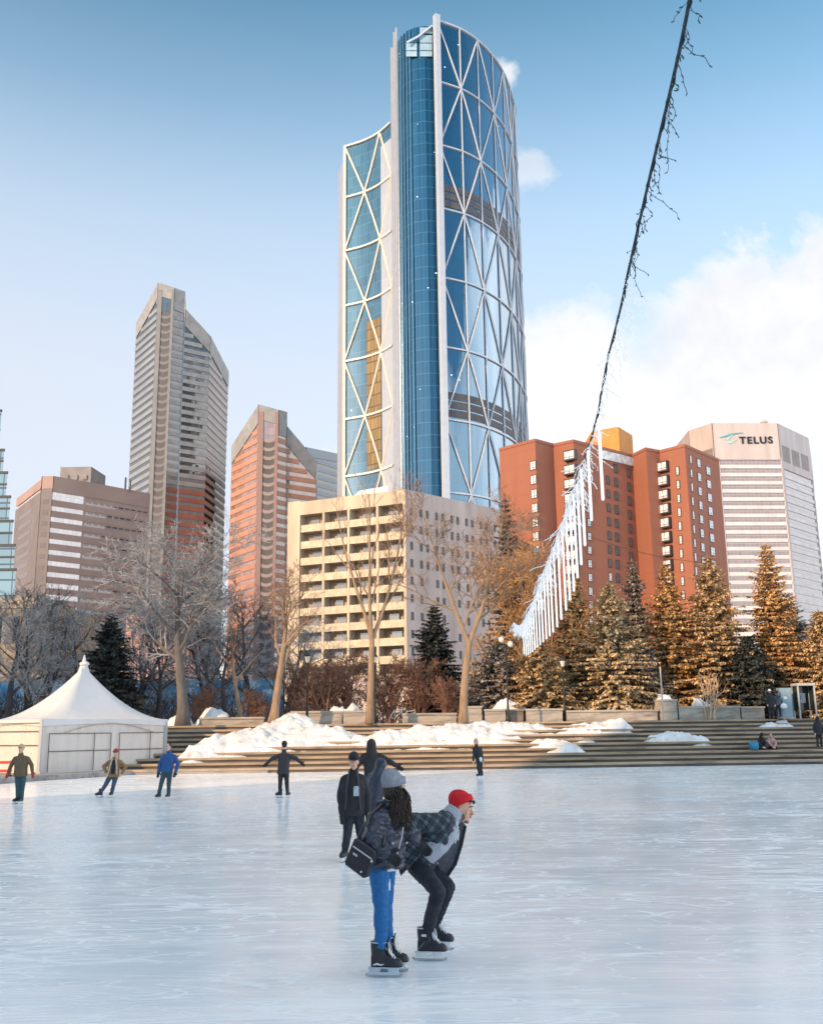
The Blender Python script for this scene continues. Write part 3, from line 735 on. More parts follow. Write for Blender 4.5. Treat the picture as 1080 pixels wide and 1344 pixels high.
# ---- pale stone tower with lettering
def telus():
    st = simple('stone_pinkwhite', (.47, .40, .385), .7, .14, .3, stretch=(1, 1, .15)); gp = facade_glass('glass_mauve', (.26, .21, .215), (1.6, 3.0), 1.7, .12, .02, .05, (.42, .36, .36), .15)
    white_band = simple('band_white', (.56, .53, .525), .6, .14, .25)
    H = P(934, 555.5, 350).z
    rf = [PZ(884, 585, H), PZ(904, 565.5, H), PZ(934, 555.5, H), PZ(1019, 555.8, H), PZ(1059, 575, H), PZ(1064, 600, H)]
    rf[0] = P(884, 584, rf[1].y + 25); rf[5] = P(1062, 590, rf[4].y + 30)
    for q in rf: q.z = H
    t = tower('office_tower', 'pale pinkish stone office tower with company lettering under its roof', 'office tower', rf, 25, 3.05, 1.35, [white_band], gp, None, top_solid=[17, 17, 14, 17, 17], cap_m=st)
    u = (rf[3] - rf[2]).normalized(); n = Vector((u.y, -u.x, 0))
    def onface(px, py, out=.55):
        dr = ray(px, py); tt = (rf[2] - CAM).dot(n) / dr.dot(n); return CAM + dr * tt + n * out
    mb = MB()
    for a, b in zip(rf, rf[1:]):
        mb.wall(a, a + (b - a).normalized() * 1.6, TZ, H - 13, .42, .1); 
    mb.build('corner_pier', [st], t)
    mb = MB()
    mb2 = [(808, 862), (872, 918), (935, 980)]
    a, b = rf[3], rf[4]; uu = (b - a).normalized(); w = (b - a).length
    for k in range(3):
        mb = MB(); mb.wall(a + uu * w * (.06 + .31 * k), a + uu * w * (.06 + .31 * k + .24), H - 14, H - 8, .4, 0); mb.build('louvred_opening', [simple('louvre_taupe', (.22, .18, .17), .6, .2, .3)] if k == 0 else [bpy.data.materials['louvre_taupe']], t)
    a, b = rf[1], rf[2]; uu = (b - a).normalized(); w = (b - a).length
    mb = MB(); mb.wall(a + uu * w * .42, a + uu * w * .96, H - 17.5, H - 9.5, .4, 0); mb.build('louvred_opening', [bpy.data.materials['louvre_taupe']], t)
    cu = bpy.data.curves.new('lettering', 'FONT'); cu.body = 'TELUS'; cu.size = 1; cu.extrude = .08; cu.offset = .022; cu.space_character = 1.22
    to = bpy.data.objects.new('lettering', cu); COL.objects.link(to); bpy.context.view_layer.update()
    me = bpy.data.meshes.new_from_object(to.evaluated_get(bpy.context.evaluated_depsgraph_get())); bpy.data.objects.remove(to)
    co = np.array([v.co[:] for v in me.vertices]); x0, x1, y0, y1 = co[:, 0].min(), co[:, 0].max(), co[:, 1].min(), co[:, 1].max()
    bl, br, tl = onface(969.5, 583), onface(1013, 582.5), onface(969.5, 573.8)
    S = (br - bl) / (x1 - x0); T = Vector((0, 0, (tl - bl).length / (y1 - y0)))
    for v in me.vertices: v.co = bl + S * (v.co.x - x0) + T * (v.co.y - y0) + n * v.co.z * 2 - WL[t]
    me.materials.clear(); me.materials.append(simple('letter_black', (.015, .014, .02), .4)); linked('lettering', me, WL[t], t)
    for p in me.polygons: p.use_smooth = False
    def ribbon(pts, mt):
        mb = MB(); top = [onface(x, y - h / 2, .6) for x, y, h in pts]; bot = [onface(x, y + h / 2, .6) for x, y, h in pts]
        for i in range(len(pts) - 1):
            mb.poly([bot[i], bot[i + 1], top[i + 1], top[i]])
            mb.poly([top[i], top[i + 1], top[i + 1] - n * .3, top[i] - n * .3]); mb.poly([bot[i + 1], bot[i], bot[i] - n * .3, bot[i + 1] - n * .3])
        mb.build('emblem_stroke', [mt], t)
    ribbon([(943.5, 574.8, .7), (950, 573.2, 1.9), (958, 570.8, 2.5), (966, 569.2, 1.6), (974, 568.6, .5)], simple('emblem_teal', (.10, .34, .38), .4))
    ribbon([(962, 569.8, .8), (957, 573.5, 2.2), (952.5, 578, 2.6), (955, 581.6, 2.2), (960, 581, 1.4), (966, 576.5, .6)], simple('emblem_green', (.36, .66, .60), .4))
    mb = MB(); p = P(1002, 553, rf[2].y + 10); mb.tube([(p.x, p.y, H - 1), (p.x, p.y, H + 2.2)], .25, 6)
    mb.lathe([(.1, -.3), (.9, .1), (1.4, .6), (1.5, .9)], (p.x, p.y, H + 2.4), 12); mb.ell((p.x, p.y, H + 3.6), (.9, .9, .9)); mb.build('antenna_dish', [simple('dish_grey', (.45, .43, .42), .6)], t)
telus()

# ---- unseen tall buildings, added to keep the low sun off rink and left trees
PERP = Vector((-SD.y, SD.x, 0)); PERP = Vector((.714, -.70, 0)).normalized()
def sq(p): return Vector(p).dot(Vector((-SD.x, -SD.y, 0))), Vector(p).dot(PERP)   # (distance along the light, across it)
def shade_block(label, q0, q1, s, height, depth, fl=3.6):
    t_ = Vector((-SD.x, -SD.y, 0)); c = t_ * s + PERP * (q0 + q1) / 2
    root = thing('office_block', label, 'office building', (c.x, c.y, 0))
    a, b = t_ * s + PERP * q0, t_ * s + PERP * q1
    mb = MB(); mb.prism([(a.x, a.y), (b.x, b.y), (b.x - t_.x * depth, b.y - t_.y * depth), (a.x - t_.x * depth, a.y - t_.y * depth)], 0, height)
    mb.build('wall', [simple('sandstone', (.40, .33, .25), .8, .15, .3)], root)
    z = 3
    while z < height - 3:
        u = (b - a).normalized(); p, q = b - u * 1.5 + t_ * .1, a + u * 1.5 + t_ * .1; L = (p - q).length
        mb = MB(); mb.poly([(p.x, p.y, z), (q.x, q.y, z), (q.x, q.y, z + 1.9), (p.x, p.y, z + 1.9)], 0, [(0, 0), (L, 0), (L, 1.8), (0, 1.8)])
        mb.build('window_ribbon', [wd2], root); z += fl
# ------------------------------------------------------------------ ground, ice, steps, snow
E0, E1 = G(365, 1014), G(1000, 1004)
U = (E1 - E0).normalized(); NB = Vector((-U.y, U.x, 0))                # along the steps, and away from the viewer
NR, RISE, TREAD = 10, TZ / 10, .82
def st(s, t, z=0.0): return E0 + U * s + NB * t + Vector((0, 0, z))
def s_of(p): return (Vector(p) - E0).dot(U)
def t_of(p): return (Vector(p) - E0).dot(NB)
def on_ramp(px, py):                                                     # where a line of sight meets the stair slope
    d = ray(px, py); k = RISE / TREAD
    # CAM.z + d.z a = k * ((CAM + d a - E0).NB)
    a = (k * (CAM - E0).dot(NB) - CAM.z) / (d.z - k * d.dot(NB)); p = CAM + d * a
    return s_of(p), t_of(p), p
def on_steps(px, py):
    s, t, p = on_ramp(px, py); i = max(0, min(NR, math.ceil(t / TREAD))); return st(s, t, i * RISE)

def ice_material():
    m = bpy.data.materials.new('ice'); nt = NT(m); b = bsdf(nt); tc = nt('TexCoord'); o = tc.outputs['Object']
    big = nt.noise(o, .10, 5, .6, .6); streak = nt.noise(nt.mapping(o, (.34, 1.9, 1)), 1.6, 7, .64, .5); fine = nt.noise(nt.mapping(o, (.6, 5, 1)), 5, 6, .65)
    lines = None
    for sc, off, w, d, rt in ((.5, 3.1, .006, .5, .15), (.6, 17.7, .006, .7, -.3), (.42, 41.3, .005, .4, .5), (.8, 77.0, .007, .6, -.1), (.9, 9.0, .006, .5, -.75), (.55, 29.0, .005, .3, .95), (1.7, 5.5, .010, .7, .3), (2.3, 55.0, .012, .8, -.5), (1.3, 33.0, .008, .6, 1.2)):
        mp = nt('Mapping'); mp.inputs['Location'].default_value = (off, off * 2, off); mp.inputs['Scale'].default_value = (sc * .30, sc * 1.5, 1); mp.inputs['Rotation'].default_value = (0, 0, rt); nt.link(o, mp.inputs['Vector'])
        n = nt.noise(mp.outputs[0], 1.0, 1.5, .4, d)
        a = nt.math('ABSOLUTE', nt.math('SUBTRACT', n, .5)); l = nt.ramp(nt.math('DIVIDE', a, w), [(.25, 1), (1, 0)])
        lines = l if lines is None else nt.math('MAXIMUM', lines, l)
    patch = nt.ramp(nt.noise(o, .22, 5, .65), [(.36, .05), (.56, 1)])
    lines = nt.math('MULTIPLY', lines, patch)
    k = nt.math('ADD', nt.math('MULTIPLY', streak, .34), nt.math('ADD', nt.math('MULTIPLY', big, .56), nt.math('MULTIPLY', fine, .15)))
    c = nt.ramp(k, [(.35, (.58, .745, .87)), (.48, (.77, .86, .93)), (.58, (.93, .955, .975))])
    c = nt.mix(nt.math('MULTIPLY', lines, .95), c, (.93, .95, .97)); nt.link(c, b.inputs['Base Color'])
    rg = nt.math('ADD', nt.math('MULTIPLY', streak, .22), nt.math('ADD', nt.math('MULTIPLY', lines, .3), .06)); nt.link(rg, b.inputs['Roughness'])
    b.inputs['IOR'].default_value = 1.34
    h = nt.math('ADD', nt.math('MULTIPLY', streak, .4), nt.math('ADD', nt.math('MULTIPLY', fine, .25), nt.math('MULTIPLY', lines, .5)))
    nt.link(nt.bump(h, .12, .006), b.inputs['Normal'])
    return m
m_ice = ice_material()
mb = MB(); mb.poly([(-90, -60, -.02), (120, -60, -.02), (120, 75, -.02), (-90, 75, -.02)]); struct(mb, 'ground', [simple('ground_grey', (.25, .25, .26), .9)])
A_, B_ = st(-70, .0), st(90, .0)
mb = MB(); mb.poly([(-75, -45, 0), (95, -45, 0), (B_.x, B_.y, 0), (A_.x, A_.y, 0)]); struct(mb, 'ice_rink', [m_ice])
# white painted kick strip where the ice meets the steps
m_snow = bpy.data.materials.new('snow'); nt = NT(m_snow); b = bsdf(nt); tcx = nt('TexCoord'); o = tcx.outputs['Object']
n1 = nt.noise(o, 1.2, 6, .6); nt.link(nt.ramp(n1, [(.28, (.42, .38, .34)), (.40, (.66, .65, .65)), (.55, (.80, .81, .83))]), b.inputs['Base Color']); b.inputs['Roughness'].default_value = .8
b.inputs['Subsurface Weight'].default_value = 0.0
nt.link(nt.bump(nt.noise(o, 6, 8, .7), .9, .09), b.inputs['Normal'])

def stone_mat(name, col):
    m = bpy.data.materials.new(name); nt = NT(m); b = bsdf(nt); tc = nt('TexCoord'); o = tc.outputs['Object']
    n1 = nt.noise(nt.mapping(o, (.35, 2, 2)), 1.4, 6, .65); n2 = nt.noise(o, 9, 4, .6)
    c = nt.ramp(n1, [(.32, tuple(x * .45 for x in col)), (.5, col), (.68, tuple(min(1, x * 1.3) for x in col))])
    c = nt.mix(nt.math('MULTIPLY', n2, .25), c, tuple(x * .6 for x in col)); nt.link(c, b.inputs['Base Color']); b.inputs['Roughness'].default_value = .8
    nt.link(nt.bump(n2, .3, .02), b.inputs['Normal']); return m
m_step = stone_mat('step_stone', (.38, .29, .205)); m_wallstone = stone_mat('planter_stone', (.40, .35, .30))
m_pave = stone_mat('paving', (.30, .29, .28))
mb = MB(); S0, S1 = -80, 100
nseg = 40
for i in range(NR):
    t0, t1, z0, z1 = i * TREAD, (i + 1) * TREAD, i * RISE, (i + 1) * RISE
    for k in range(nseg):
        a, c = lerp(S0, S1, k / nseg), lerp(S0, S1, (k + 1) / nseg); j = .010 * math.sin(k * 12.9 + i * 4.1); nz = .09; nt_ = .115
        mb.poly([st(a, t0 + j, z0), st(c, t0 + j, z0), st(c, t0 + j, z1 - nt_), st(a, t0 + j, z1 - nt_)], 1)
        mb.poly([st(a, t0 + j - nz, z1 - nt_), st(c, t0 + j - nz, z1 - nt_), st(c, t0 + j - nz, z1), st(a, t0 + j - nz, z1)])
        mb.poly([st(a, t0 + j, z1 - .06), st(c, t0 + j, z1 - nt_), st(c, t0 + j - nz, z1 - nt_), st(a, t0 + j - nz, z1 - .06)][::-1])
        mb.poly([st(a, t0 + j - nz, z1), st(c, t0 + j - nz, z1), st(c, t1 + .03, z1), st(a, t1 + .03, z1)])
struct(mb, 'steps', [m_step, stone_mat('riser_stone_shaded', (.13, .11, .10))])  # risers coloured darker to deepen the shadow gap under the nosings
mb = MB(); ts = NR * TREAD
mb.poly([st(-2500, ts, TZ - .004), st(2500, ts, TZ - .004), st(2500, 5000, TZ - .004), st(-2500, 5000, TZ - .004)]); struct(mb, 'park_ground', [simple('park_snow', (.55, .55, .57), .9, .2, .3)])
# paving beside the rink under the tent
curb = [G(352, 1014.3), G(300, 1012.5), G(250, 1013), G(200, 1015.5), G(150, 1018.5), G(100, 1022), G(50, 1025), G(0, 1029)]
far = G(-120, 1038); curb += [far, far + Vector((-25, -6, 0))]
mb = MB(); ZP = .22
pv = [Vector((p.x, p.y, 0)) for p in curb]
back = [st(-62, -.05), st(s_of(pv[0]) - .2, -.05)]
mb.prism([(p.x, p.y) for p in pv[::-1]] + [(back[1].x, back[1].y), (back[0].x, back[0].y)], -.01, ZP); struct(mb, 'plaza_paving', [m_pave])

def snow_bank(label, blobs, s0, s1, t0, t1, name='snow_bank', group=None, seed=0, res=.11, flat=None, rough=.12, base_off=.28):
    """lumpy snow over the steps: blobs of (s, t, radius along, radius back, height)"""
    mb = MB(); ns, n_t = int((s1 - s0) / res), int((t1 - t0) / res); k = RISE / TREAD
    for j in range(n_t + 1):
        for i in range(ns + 1):
            s, t = lerp(s0, s1, i / ns), lerp(t0, t1, j / n_t); h = 0
            for bs, bt, rs, rt, bh in blobs:
                e = ((s - bs) / rs) ** 2 + ((t - bt) / rt) ** 2
                if e < 6: h += bh * math.exp(-e)
            p = Vector((s + seed * 7.3, t, 0))
            nz = noise.fractal(p * .9, 1.0, 2.0, 5) * rough * (1 if h > .1 else .5) + (abs(noise.noise(p * 2.3)) - .2) * rough * .9 * min(1, h * 2) + abs(noise.noise(p * 5.1 + Vector((3, 1, 0)))) * rough * .55 * min(1, h * 2)
            base = (TZ if t > ts else max(0.0, k * t)) if flat is None else flat
            ed = min((s - s0), (s1 - s), (t - t0), (t1 - t)); 
            z = base - base_off + h * (1 + nz * 1.2) + nz * min(1, h * 4) - max(0, .5 - ed) * .8
            mb.V.append(tuple(st(s, t, z)))
    for j in range(n_t):
        for i in range(ns):
            a = j * (ns + 1) + i; q = (a, a + 1, a + ns + 2, a + ns + 1)
            kk = RISE / TREAD
            zs_ = [mb.V[x][2] for x in q]; tt = lerp(t0, t1, (j + .5) / n_t); bs_ = (TZ if tt > ts else max(0, kk * tt)) if flat is None else flat
            if max(zs_) < bs_ - .45: continue
            mb.face(q)
    o = mb.build(name, [m_snow], origin=st((s0 + s1) / 2, (t0 + t1) / 2, 0), smooth=True)
    return tag(o, label, 'snow bank', group)
def sb(*px):                                                             # (px, py, rx px, height) -> blob
    out = []
    for x, y, rx, rt, h in px:
        s, t, p = on_ramp(x, y); out.append((s, t, rx / 1300 * p.y, rt, h))
    return out
def sr(x): return on_ramp(x, 985)[0]
snow_bank('large white snow bank heaped over the steps right of the tent', sb((385, 957, 26, 1.3, .92), (350, 968, 34, 1.6, .68), (310, 980, 36, 1.6, .64), (268, 990, 26, 1.3, .66), (420, 966, 34, 1.5, .6), (330, 985, 50, .9, .45), (400, 976, 40, 1.2, .5), (250, 998, 14, .7, .5), (460, 972, 34, 1.1, .45)), sr(225), sr(520), -.4, 9.2, seed=1, group=None)
snow_bank('long thin snow layer on the steps behind the hooded skater', sb((530, 968, 75, 1.8, .40), (590, 967, 65, 1.6, .375), (640, 962, 65, 1.5, .37), (560, 979, 75, .9, .35), (700, 957, 80, 1.3, .38), (650, 974, 40, .6, .40), (480, 976, 35, .9, .44)), sr(440), sr(800), 1.0, 8.4, seed=2)
snow_bank('small snow patch low on the steps in the middle', sb((735, 984, 30, .9, .46), (712, 978, 34, .8, .45), (752, 990, 18, .6, .46), (775, 975, 26, .6, .4)), sr(668), sr(800), .6, 5.5, seed=3)
snow_bank('snow patch high on the steps below the spruces', sb((790, 954, 50, 1.2, .46), (825, 958, 28, .9, .48), (755, 963, 40, .9, .5)), sr(725), sr(860), 3.5, 8.0, seed=4)
snow_bank('oval snow patch on the dark steps below the long planter', sb((893, 970, 30, 1.0, .48), (868, 973, 24, .8, .50), (918, 976, 18, .6, .46)), sr(835), sr(955), 2.0, 6.8, seed=5)
snow_bank('snow patch near the top of the steps at far right', sb((1040, 952, 30, .8, .48), (1008, 956, 24, .6, .48), (1062, 953, 18, .6, .5)), sr(980), sr(1095), 3.5, 8.0, seed=6)
def top_snow(label, x, y0, w, h, t, seed):
    s = s_of(P(x, y0, 60.5)); hw = w / 1300 * 60
    return snow_bank(label, [(s, t, hw * .6, 1.0, h + .2), (s - hw * .35, t + .2, hw * .35, .8, h * .7), (s + hw * .4, t + .1, hw * .3, .8, h * .6)], s - hw * 1.3, s + hw * 1.3, t - 2, t + 2, flat=TZ, seed=seed)
top_snow('golden lit snow mound beside the thin trunk at left', 278, 945, 36, .75, 10.0, 11)
top_snow('snow mound behind the planter between two bare trunks', 455, 940, 42, .85, 11.5, 12)
top_snow('snow heap behind the planter by the globe lamp', 688, 935, 44, .95, 11.6, 13)
top_snow('pointed snow heap on the long grey planter', 912, 930, 24, 1.15, 11.4, 14)
top_snow('low snow heap at right end of the long planter', 968, 930, 28, .9, 11.4, 15)
top_snow('snow patch around the foot of the large grey elm', 235, 952, 26, .45, 9.6, 16)

# planters: low stone walls along the top of the steps
def planter(label, x0, x1, h, t=9.6, d=1.0, mt=None, name='stone_planter', grp='stone planters along the top of the steps'):
    Yr = 60.5; s0, s1 = s_of(P(x0, 950, E0.y + (t + 1))), s_of(P(x1, 950, E0.y + (t + 1)))
    s0 = min((abs(proj(st(s, t, TZ))[0] - x0), s) for s in np.arange(-30, 40, .1))[1]; s1 = min((abs(proj(st(s, t, TZ))[0] - x1), s) for s in np.arange(-30, 40, .1))[1]
    c = st((s0 + s1) / 2, t, TZ); root = thing(name, label, 'planter', c, grp)
    mb = MB(); mb.obox(st((s0 + s1) / 2, t + d / 2, TZ + h / 2 - .05), U * (s1 - s0) / 2, NB * d / 2, Vector((0, 0, h / 2 - .0))); mb.build('wall', [mt or m_wallstone], root)
    mb = MB(); mb.obox(st((s0 + s1) / 2, t + d / 2 - .03, TZ + h - .0), U * ((s1 - s0) / 2 + .04), NB * (d / 2 + .05), Vector((0, 0, .06))); mb.build('coping', [mt or m_wallstone], root)
    return root
planter('grey stone planter left of the tall bare tree', 382, 448, .75)
planter('sunlit tan stone planter between the lamp post and the tall bare tree', 450, 482, .75)
planter('low stone planter left of the thick sunlit trunk', 530, 600, .55)
planter('upright stone block just right of the thick sunlit trunk', 616, 632, .95)
planter('pale stone planter with snow behind it left of the globe lamp', 636, 664, .75)
planter('dark stone block at the foot of the globe lamp', 666, 686, .72, mt=stone_mat('planter_brown', (.22, .17, .14)))
planter('long tan stone planter under the drop lights', 690, 738, .75)
planter('wide low stone planter below the spruces', 744, 862, .62)
planter('tall square stone pillar block at the left end of the long planter', 867, 889, 1.25)
planter('long pale grey planter with snow on it', 892, 972, .80)
planter('short pale planter next to the couple at the top of the steps', 974, 1004, .75)
# low stone bench ledge on the left at the foot of the elm
planter('tan stone ledge left of the snow bank', 262, 345, .42, t=8.6)

# ------------------------------------------------------------------ tent
def tent():
    Ac = G(50, 1022); Bc = G(216, 1013.5); Ac.z = Bc.z = ZP
    u = (Bc - Ac); L = u.length; u.normalize(); w = Vector((-u.y, u.x, 0)); D = L * .60
    root = thing('marquee_tent', 'white peaked marquee tent with framed side panels at the rink edge', 'tent', (Ac + Bc) / 2 + w * D / 2)
    fab = simple('tent_fabric', (.60, .60, .615), .6, .06, .6, .25, 2.5, .05); fabw = simple('tent_wall', (.62, .575, .545), .6, .06, .7, .35, 2, .06)
    eave = P(50, 944, Ac.y).z; base = [Ac, Bc, Bc + w * D, Ac + w * D]; c = sum(base, Vector()) / 4
    pk = P(107, 874, c.y).z; mb = MB(); n = 14
    rg = []
    for i in range(n + 1):
        t = i / n; f = 1 - t; zz = eave + (pk - eave) * (t ** 1.75) * (1 if t < 1 else 1)
        ring = []
        for k in range(4):
            for j in range(6):
                p = base[k].lerp(base[(k + 1) % 4], j / 6)
                q = c.lerp(p, max(.045, f)); sag = .10 * math.sin(math.pi * j / 6) * f * (1 - f) * 2
                ring.append(Vector((q.x, q.y, zz - sag)))
        rg.append(ring)
    mb.rings(rg, cap=False); mb.build('roof', [fab], root, smooth=True)
    mb = MB(); mb.cone((c.x, c.y, pk - .1), (c.x, c.y, pk + .55), .2, .03, 8); mb.ell((c.x + .02, c.y, pk + .1), (.26, .26, .14)); mb.build('peak_cap', [fab], root, smooth=True)
    mb = MB()
    for k in range(4):
        a, b = base[k], base[(k + 1) % 4]; m = 14
        for j in range(m):
            p, q = a.lerp(b, j / m), a.lerp(b, (j + 1) / m); o = (p - c); o.z = 0; o = o.normalized() * .03
            d0 = .34 - .12 * math.sin(math.pi * j / m); d1 = .34 - .12 * math.sin(math.pi * (j + 1) / m)
            mb.poly([(p.x + o.x, p.y + o.y, eave - d0), (q.x + o.x, q.y + o.y, eave - d1), (q.x + o.x, q.y + o.y, eave + .01), (p.x + o.x, p.y + o.y, eave + .01)])
    mb.build('valance', [fab], root)
    mb = MB()
    for k in range(4):
        a, b = base[k], base[(k + 1) % 4]; m = 40; i_ = (c - (a + b) / 2); i_.z = 0; i_ = i_.normalized() * .06
        for j in range(m):
            p, q = a.lerp(b, j / m) + i_ * (1 + .5 * math.sin(j * 1.9)), a.lerp(b, (j + 1) / m) + i_ * (1 + .5 * math.sin((j + 1) * 1.9))
            mb.poly([(p.x, p.y, ZP), (q.x, q.y, ZP), (q.x, q.y, eave), (p.x, p.y, eave)])
    mb.build('side_wall', [fabw], root, smooth=True)
    for k in range(4):
        mb = MB(); mb.box((base[k].x, base[k].y, (ZP + eave) / 2), (.14, .14, eave - ZP)); mb.box((base[k].x, base[k].y, ZP + .05), (.3, .3, .1)); mb.build('corner_post', [m_steel], root)
    fr = simple('frame_brown', (.10, .085, .08), .5, .2)
    def bar(t0, z0, t1, z1, r_=.022): 
        o = -w * .05; mb = MB(); mb.tube([Ac.lerp(Bc, t0) + o + Vector((0, 0, z0)), Ac.lerp(Bc, t1) + o + Vector((0, 0, z1))], r_, 5); mb.build('frame_bar', [fr], root)
    h = eave - ZP
    for t in (.06, .40, .53, .60, .86): bar(t, .05, t, h * .73)
    bar(.06, h * .73, .53, h * .73); bar(.60, h * .73, .97, h * .73); bar(.06, h * .40, .53, h * .40); bar(.60, h * .40, .97, h * .40)
    a = [Ac.lerp(Bc, t) - w * .05 + Vector((0, 0, h * (.73 + .19 * math.sin(math.pi * (t - .15) / .75)))) for t in np.linspace(.15, .9, 14)]
    mb = MB(); mb.tube(a, .025, 5); mb.build('arch_bar', [simple('arch_tan', (.45, .36, .28), .6)], root)
    # horizontal bars on the left wall
    for zf in (.52, .78, .93):
        mb = MB(); mb.tube([Ac + Vector((0, 0, h * zf)) - u * .06, Ac + w * D + Vector((0, 0, h * zf)) - u * .06], .02, 5); mb.build('frame_bar', [fr], root)
tent()
# red and dark skate-aid frame at the far left edge
def red_frame():
    b_ = G(4, 1026); b_.z = ZP; root = thing('barrier', 'red and dark metal barrier at the left edge beside the tent', 'barrier', b_)
    red = simple('paint_red', (.55, .05, .03), .5); dk = m_dark
    for x in (-.45, .3):
        mb = MB(); mb.box((b_.x + x, b_.y, ZP + .35), (.06, .06, .7)); mb.box((b_.x + x, b_.y, ZP + .03), (.06, .5, .06)); mb.build('post', [dk], root)
    for z in (.25, .62):
        mb = MB(); mb.box((b_.x - .08, b_.y - .04, ZP + z), (.95, .05, .12)); mb.build('rail', [red], root)
red_frame()
b_ = G(50, 1021) ; b_.z = ZP
t = thing('sandbag', 'small orange weight bag at the tent corner post', 'bag', b_ + Vector((.1, -.35, 0)))
mb = MB(); mb.ell(b_ + Vector((.1, -.35, .14)), (.22, .16, .16)); mb.build('sack', [simple('sack_orange', (.55, .20, .10), .8, .3, 6)], t, smooth=True)
mb = MB(); mb.tube([b_ + Vector((.02, -.35, .27)), b_ + Vector((.1, -.35, .40)), b_ + Vector((.18, -.35, .27))], .015, 5); mb.build('strap', [m_dark], t)

# ------------------------------------------------------------------ lamps
iron = simple('lamp_iron', (.02, .022, .02), .5, .2); lglass = simple('lamp_glass', (.62, .60, .55), .25, .1)
def lantern(label, x, ybase, ytop, Y, kind='lantern', grp='park lamp posts'):
    b_ = P(x, ybase, Y); b_.z = TZ; top = P(x, ytop, Y).z; h = top - TZ
    root = thing('lamp_post', label, 'lamp post', b_, grp)
    mb = MB(); mb.lathe([(.16, 0), (.16, .3), (.09, .4), (.075, .9), (.06, 1.0), (.05, h - .75), (.09, h - .68), (.05, h - .62)], b_, 10); mb.build('post', [iron], root, smooth=True)
    if kind == 'lantern':
        mb = MB(); mb.lathe([(.09, h - .62), (.17, h - .3), (.17, h - .26)], b_, 8); mb.build('lantern_glass', [lglass], root)
        mb = MB(); mb.lathe([(.22, h - .26), (.16, h - .14), (.05, h - .05), (.02, h)], b_, 8); mb.build('lantern_cap', [iron], root)
    else:
        for dx, dz in ((-.28, -.35), (.26, -.62)):
            mb = MB(); mb.tube([b_ + Vector((0, 0, h + dz - .3)), b_ + Vector((dx * .8, 0, h + dz - .3)), b_ + Vector((dx, 0, h + dz - .16))], .025, 6); mb.build('bracket', [iron], root)
            mb = MB(); mb.ell(b_ + Vector((dx, 0, h + dz)), (.17, .17, .19)); mb.build('globe', [lglass], root, smooth=True)
lantern('black lantern lamp post in front of the beige block podium', 403, 953, 856, 61)
lantern('black lantern lamp post partly behind the tall bare tree', 492, 950, 857, 66)
lantern('dark lamp post with two white globes at the end of the drop lights', 667, 945, 832, 61, 'globe')
lantern('slim lantern lamp post in front of the spruces under the light curtain', 741, 940, 862, 64)
b_ = P(870, 940, 63); b_.z = TZ
t = thing('pole', 'thin pale pole standing before the spruces', 'pole', b_); mb = MB(); mb.tube([b_, b_ + Vector((0, 0, 3.3))], .045, 6); mb.build('shaft', [simple('pole_pale', (.5, .45, .4), .5)], t); mb = MB(); mb.lathe([(.06, 3.3), (.07, 3.36), (.02, 3.42)], b_, 8); mb.build('cap', [iron], t)

# kiosk box and phone booth at the top right of the steps
b_ = P(1031, 943, 62); b_.z = TZ
t = thing('utility_cabinet', 'blue grey utility cabinet beside the couple at the top of the steps', 'cabinet', b_); mb = MB(); mb.box(b_ + Vector((0, 0, .95)), (.72, .6, 1.8)); mb.build('body', [simple('cabinet_blue', (.20, .29, .35), .5, .15, 2)], t)
mb = MB(); mb.box(b_ + Vector((0, 0, .04)), (.8, .66, .08)); mb.build('plinth', [m_wallstone], t)
mb = MB(); mb.box(b_ + Vector((0, -.31, .95)), (.6, .02, 1.6)); mb.build('door', [simple('cabinet_door', (.24, .33, .39), .5, .15, 2)], t)
mb = MB(); mb.box(b_ + Vector((-.05, -.325, 1.25)), (.2, .012, .16)); mb.build('notice', [simple('paper', (.7, .72, .74), .7)], t)
b_ = P(1057, 943, 62.5); b_.z = TZ
t = thing('phone_booth', 'dark glazed phone booth with pale frame at the right edge of the plaza', 'phone booth', b_)
fr = simple('booth_frame', (.40, .40, .39), .4)
for i, j in ((-1, -1), (1, -1), (-1, 1), (1, 1)):
    mb = MB(); mb.box(b_ + Vector((i * .5, j * .45, 1.0)), (.09, .09, 2.0)); mb.build('frame_post', [fr], t)
mb = MB(); mb.box(b_ + Vector((0, 0, 2.06)), (1.15, 1.05, .16)); mb.build('roof', [fr], t)
mb = MB(); mb.box(b_ + Vector((0, .44, 1.25)), (.92, .03, 1.5)); mb.box(b_ + Vector((-.5, 0, 1.25)), (.03, .82, 1.5)); mb.box(b_ + Vector((.5, 0, 1.25)), (.03, .82, 1.5)); mb.build('glass_wall', [simple('booth_glass', (.03, .045, .05), .1, .2)], t)
mb = MB(); mb.box(b_ + Vector((0, .3, 1.25)), (.34, .2, .6)); mb.box(b_ + Vector((-.08, .17, 1.3)), (.07, .08, .24)); mb.build('telephone', [simple('phone_steel', (.45, .46, .48), .35)], t)

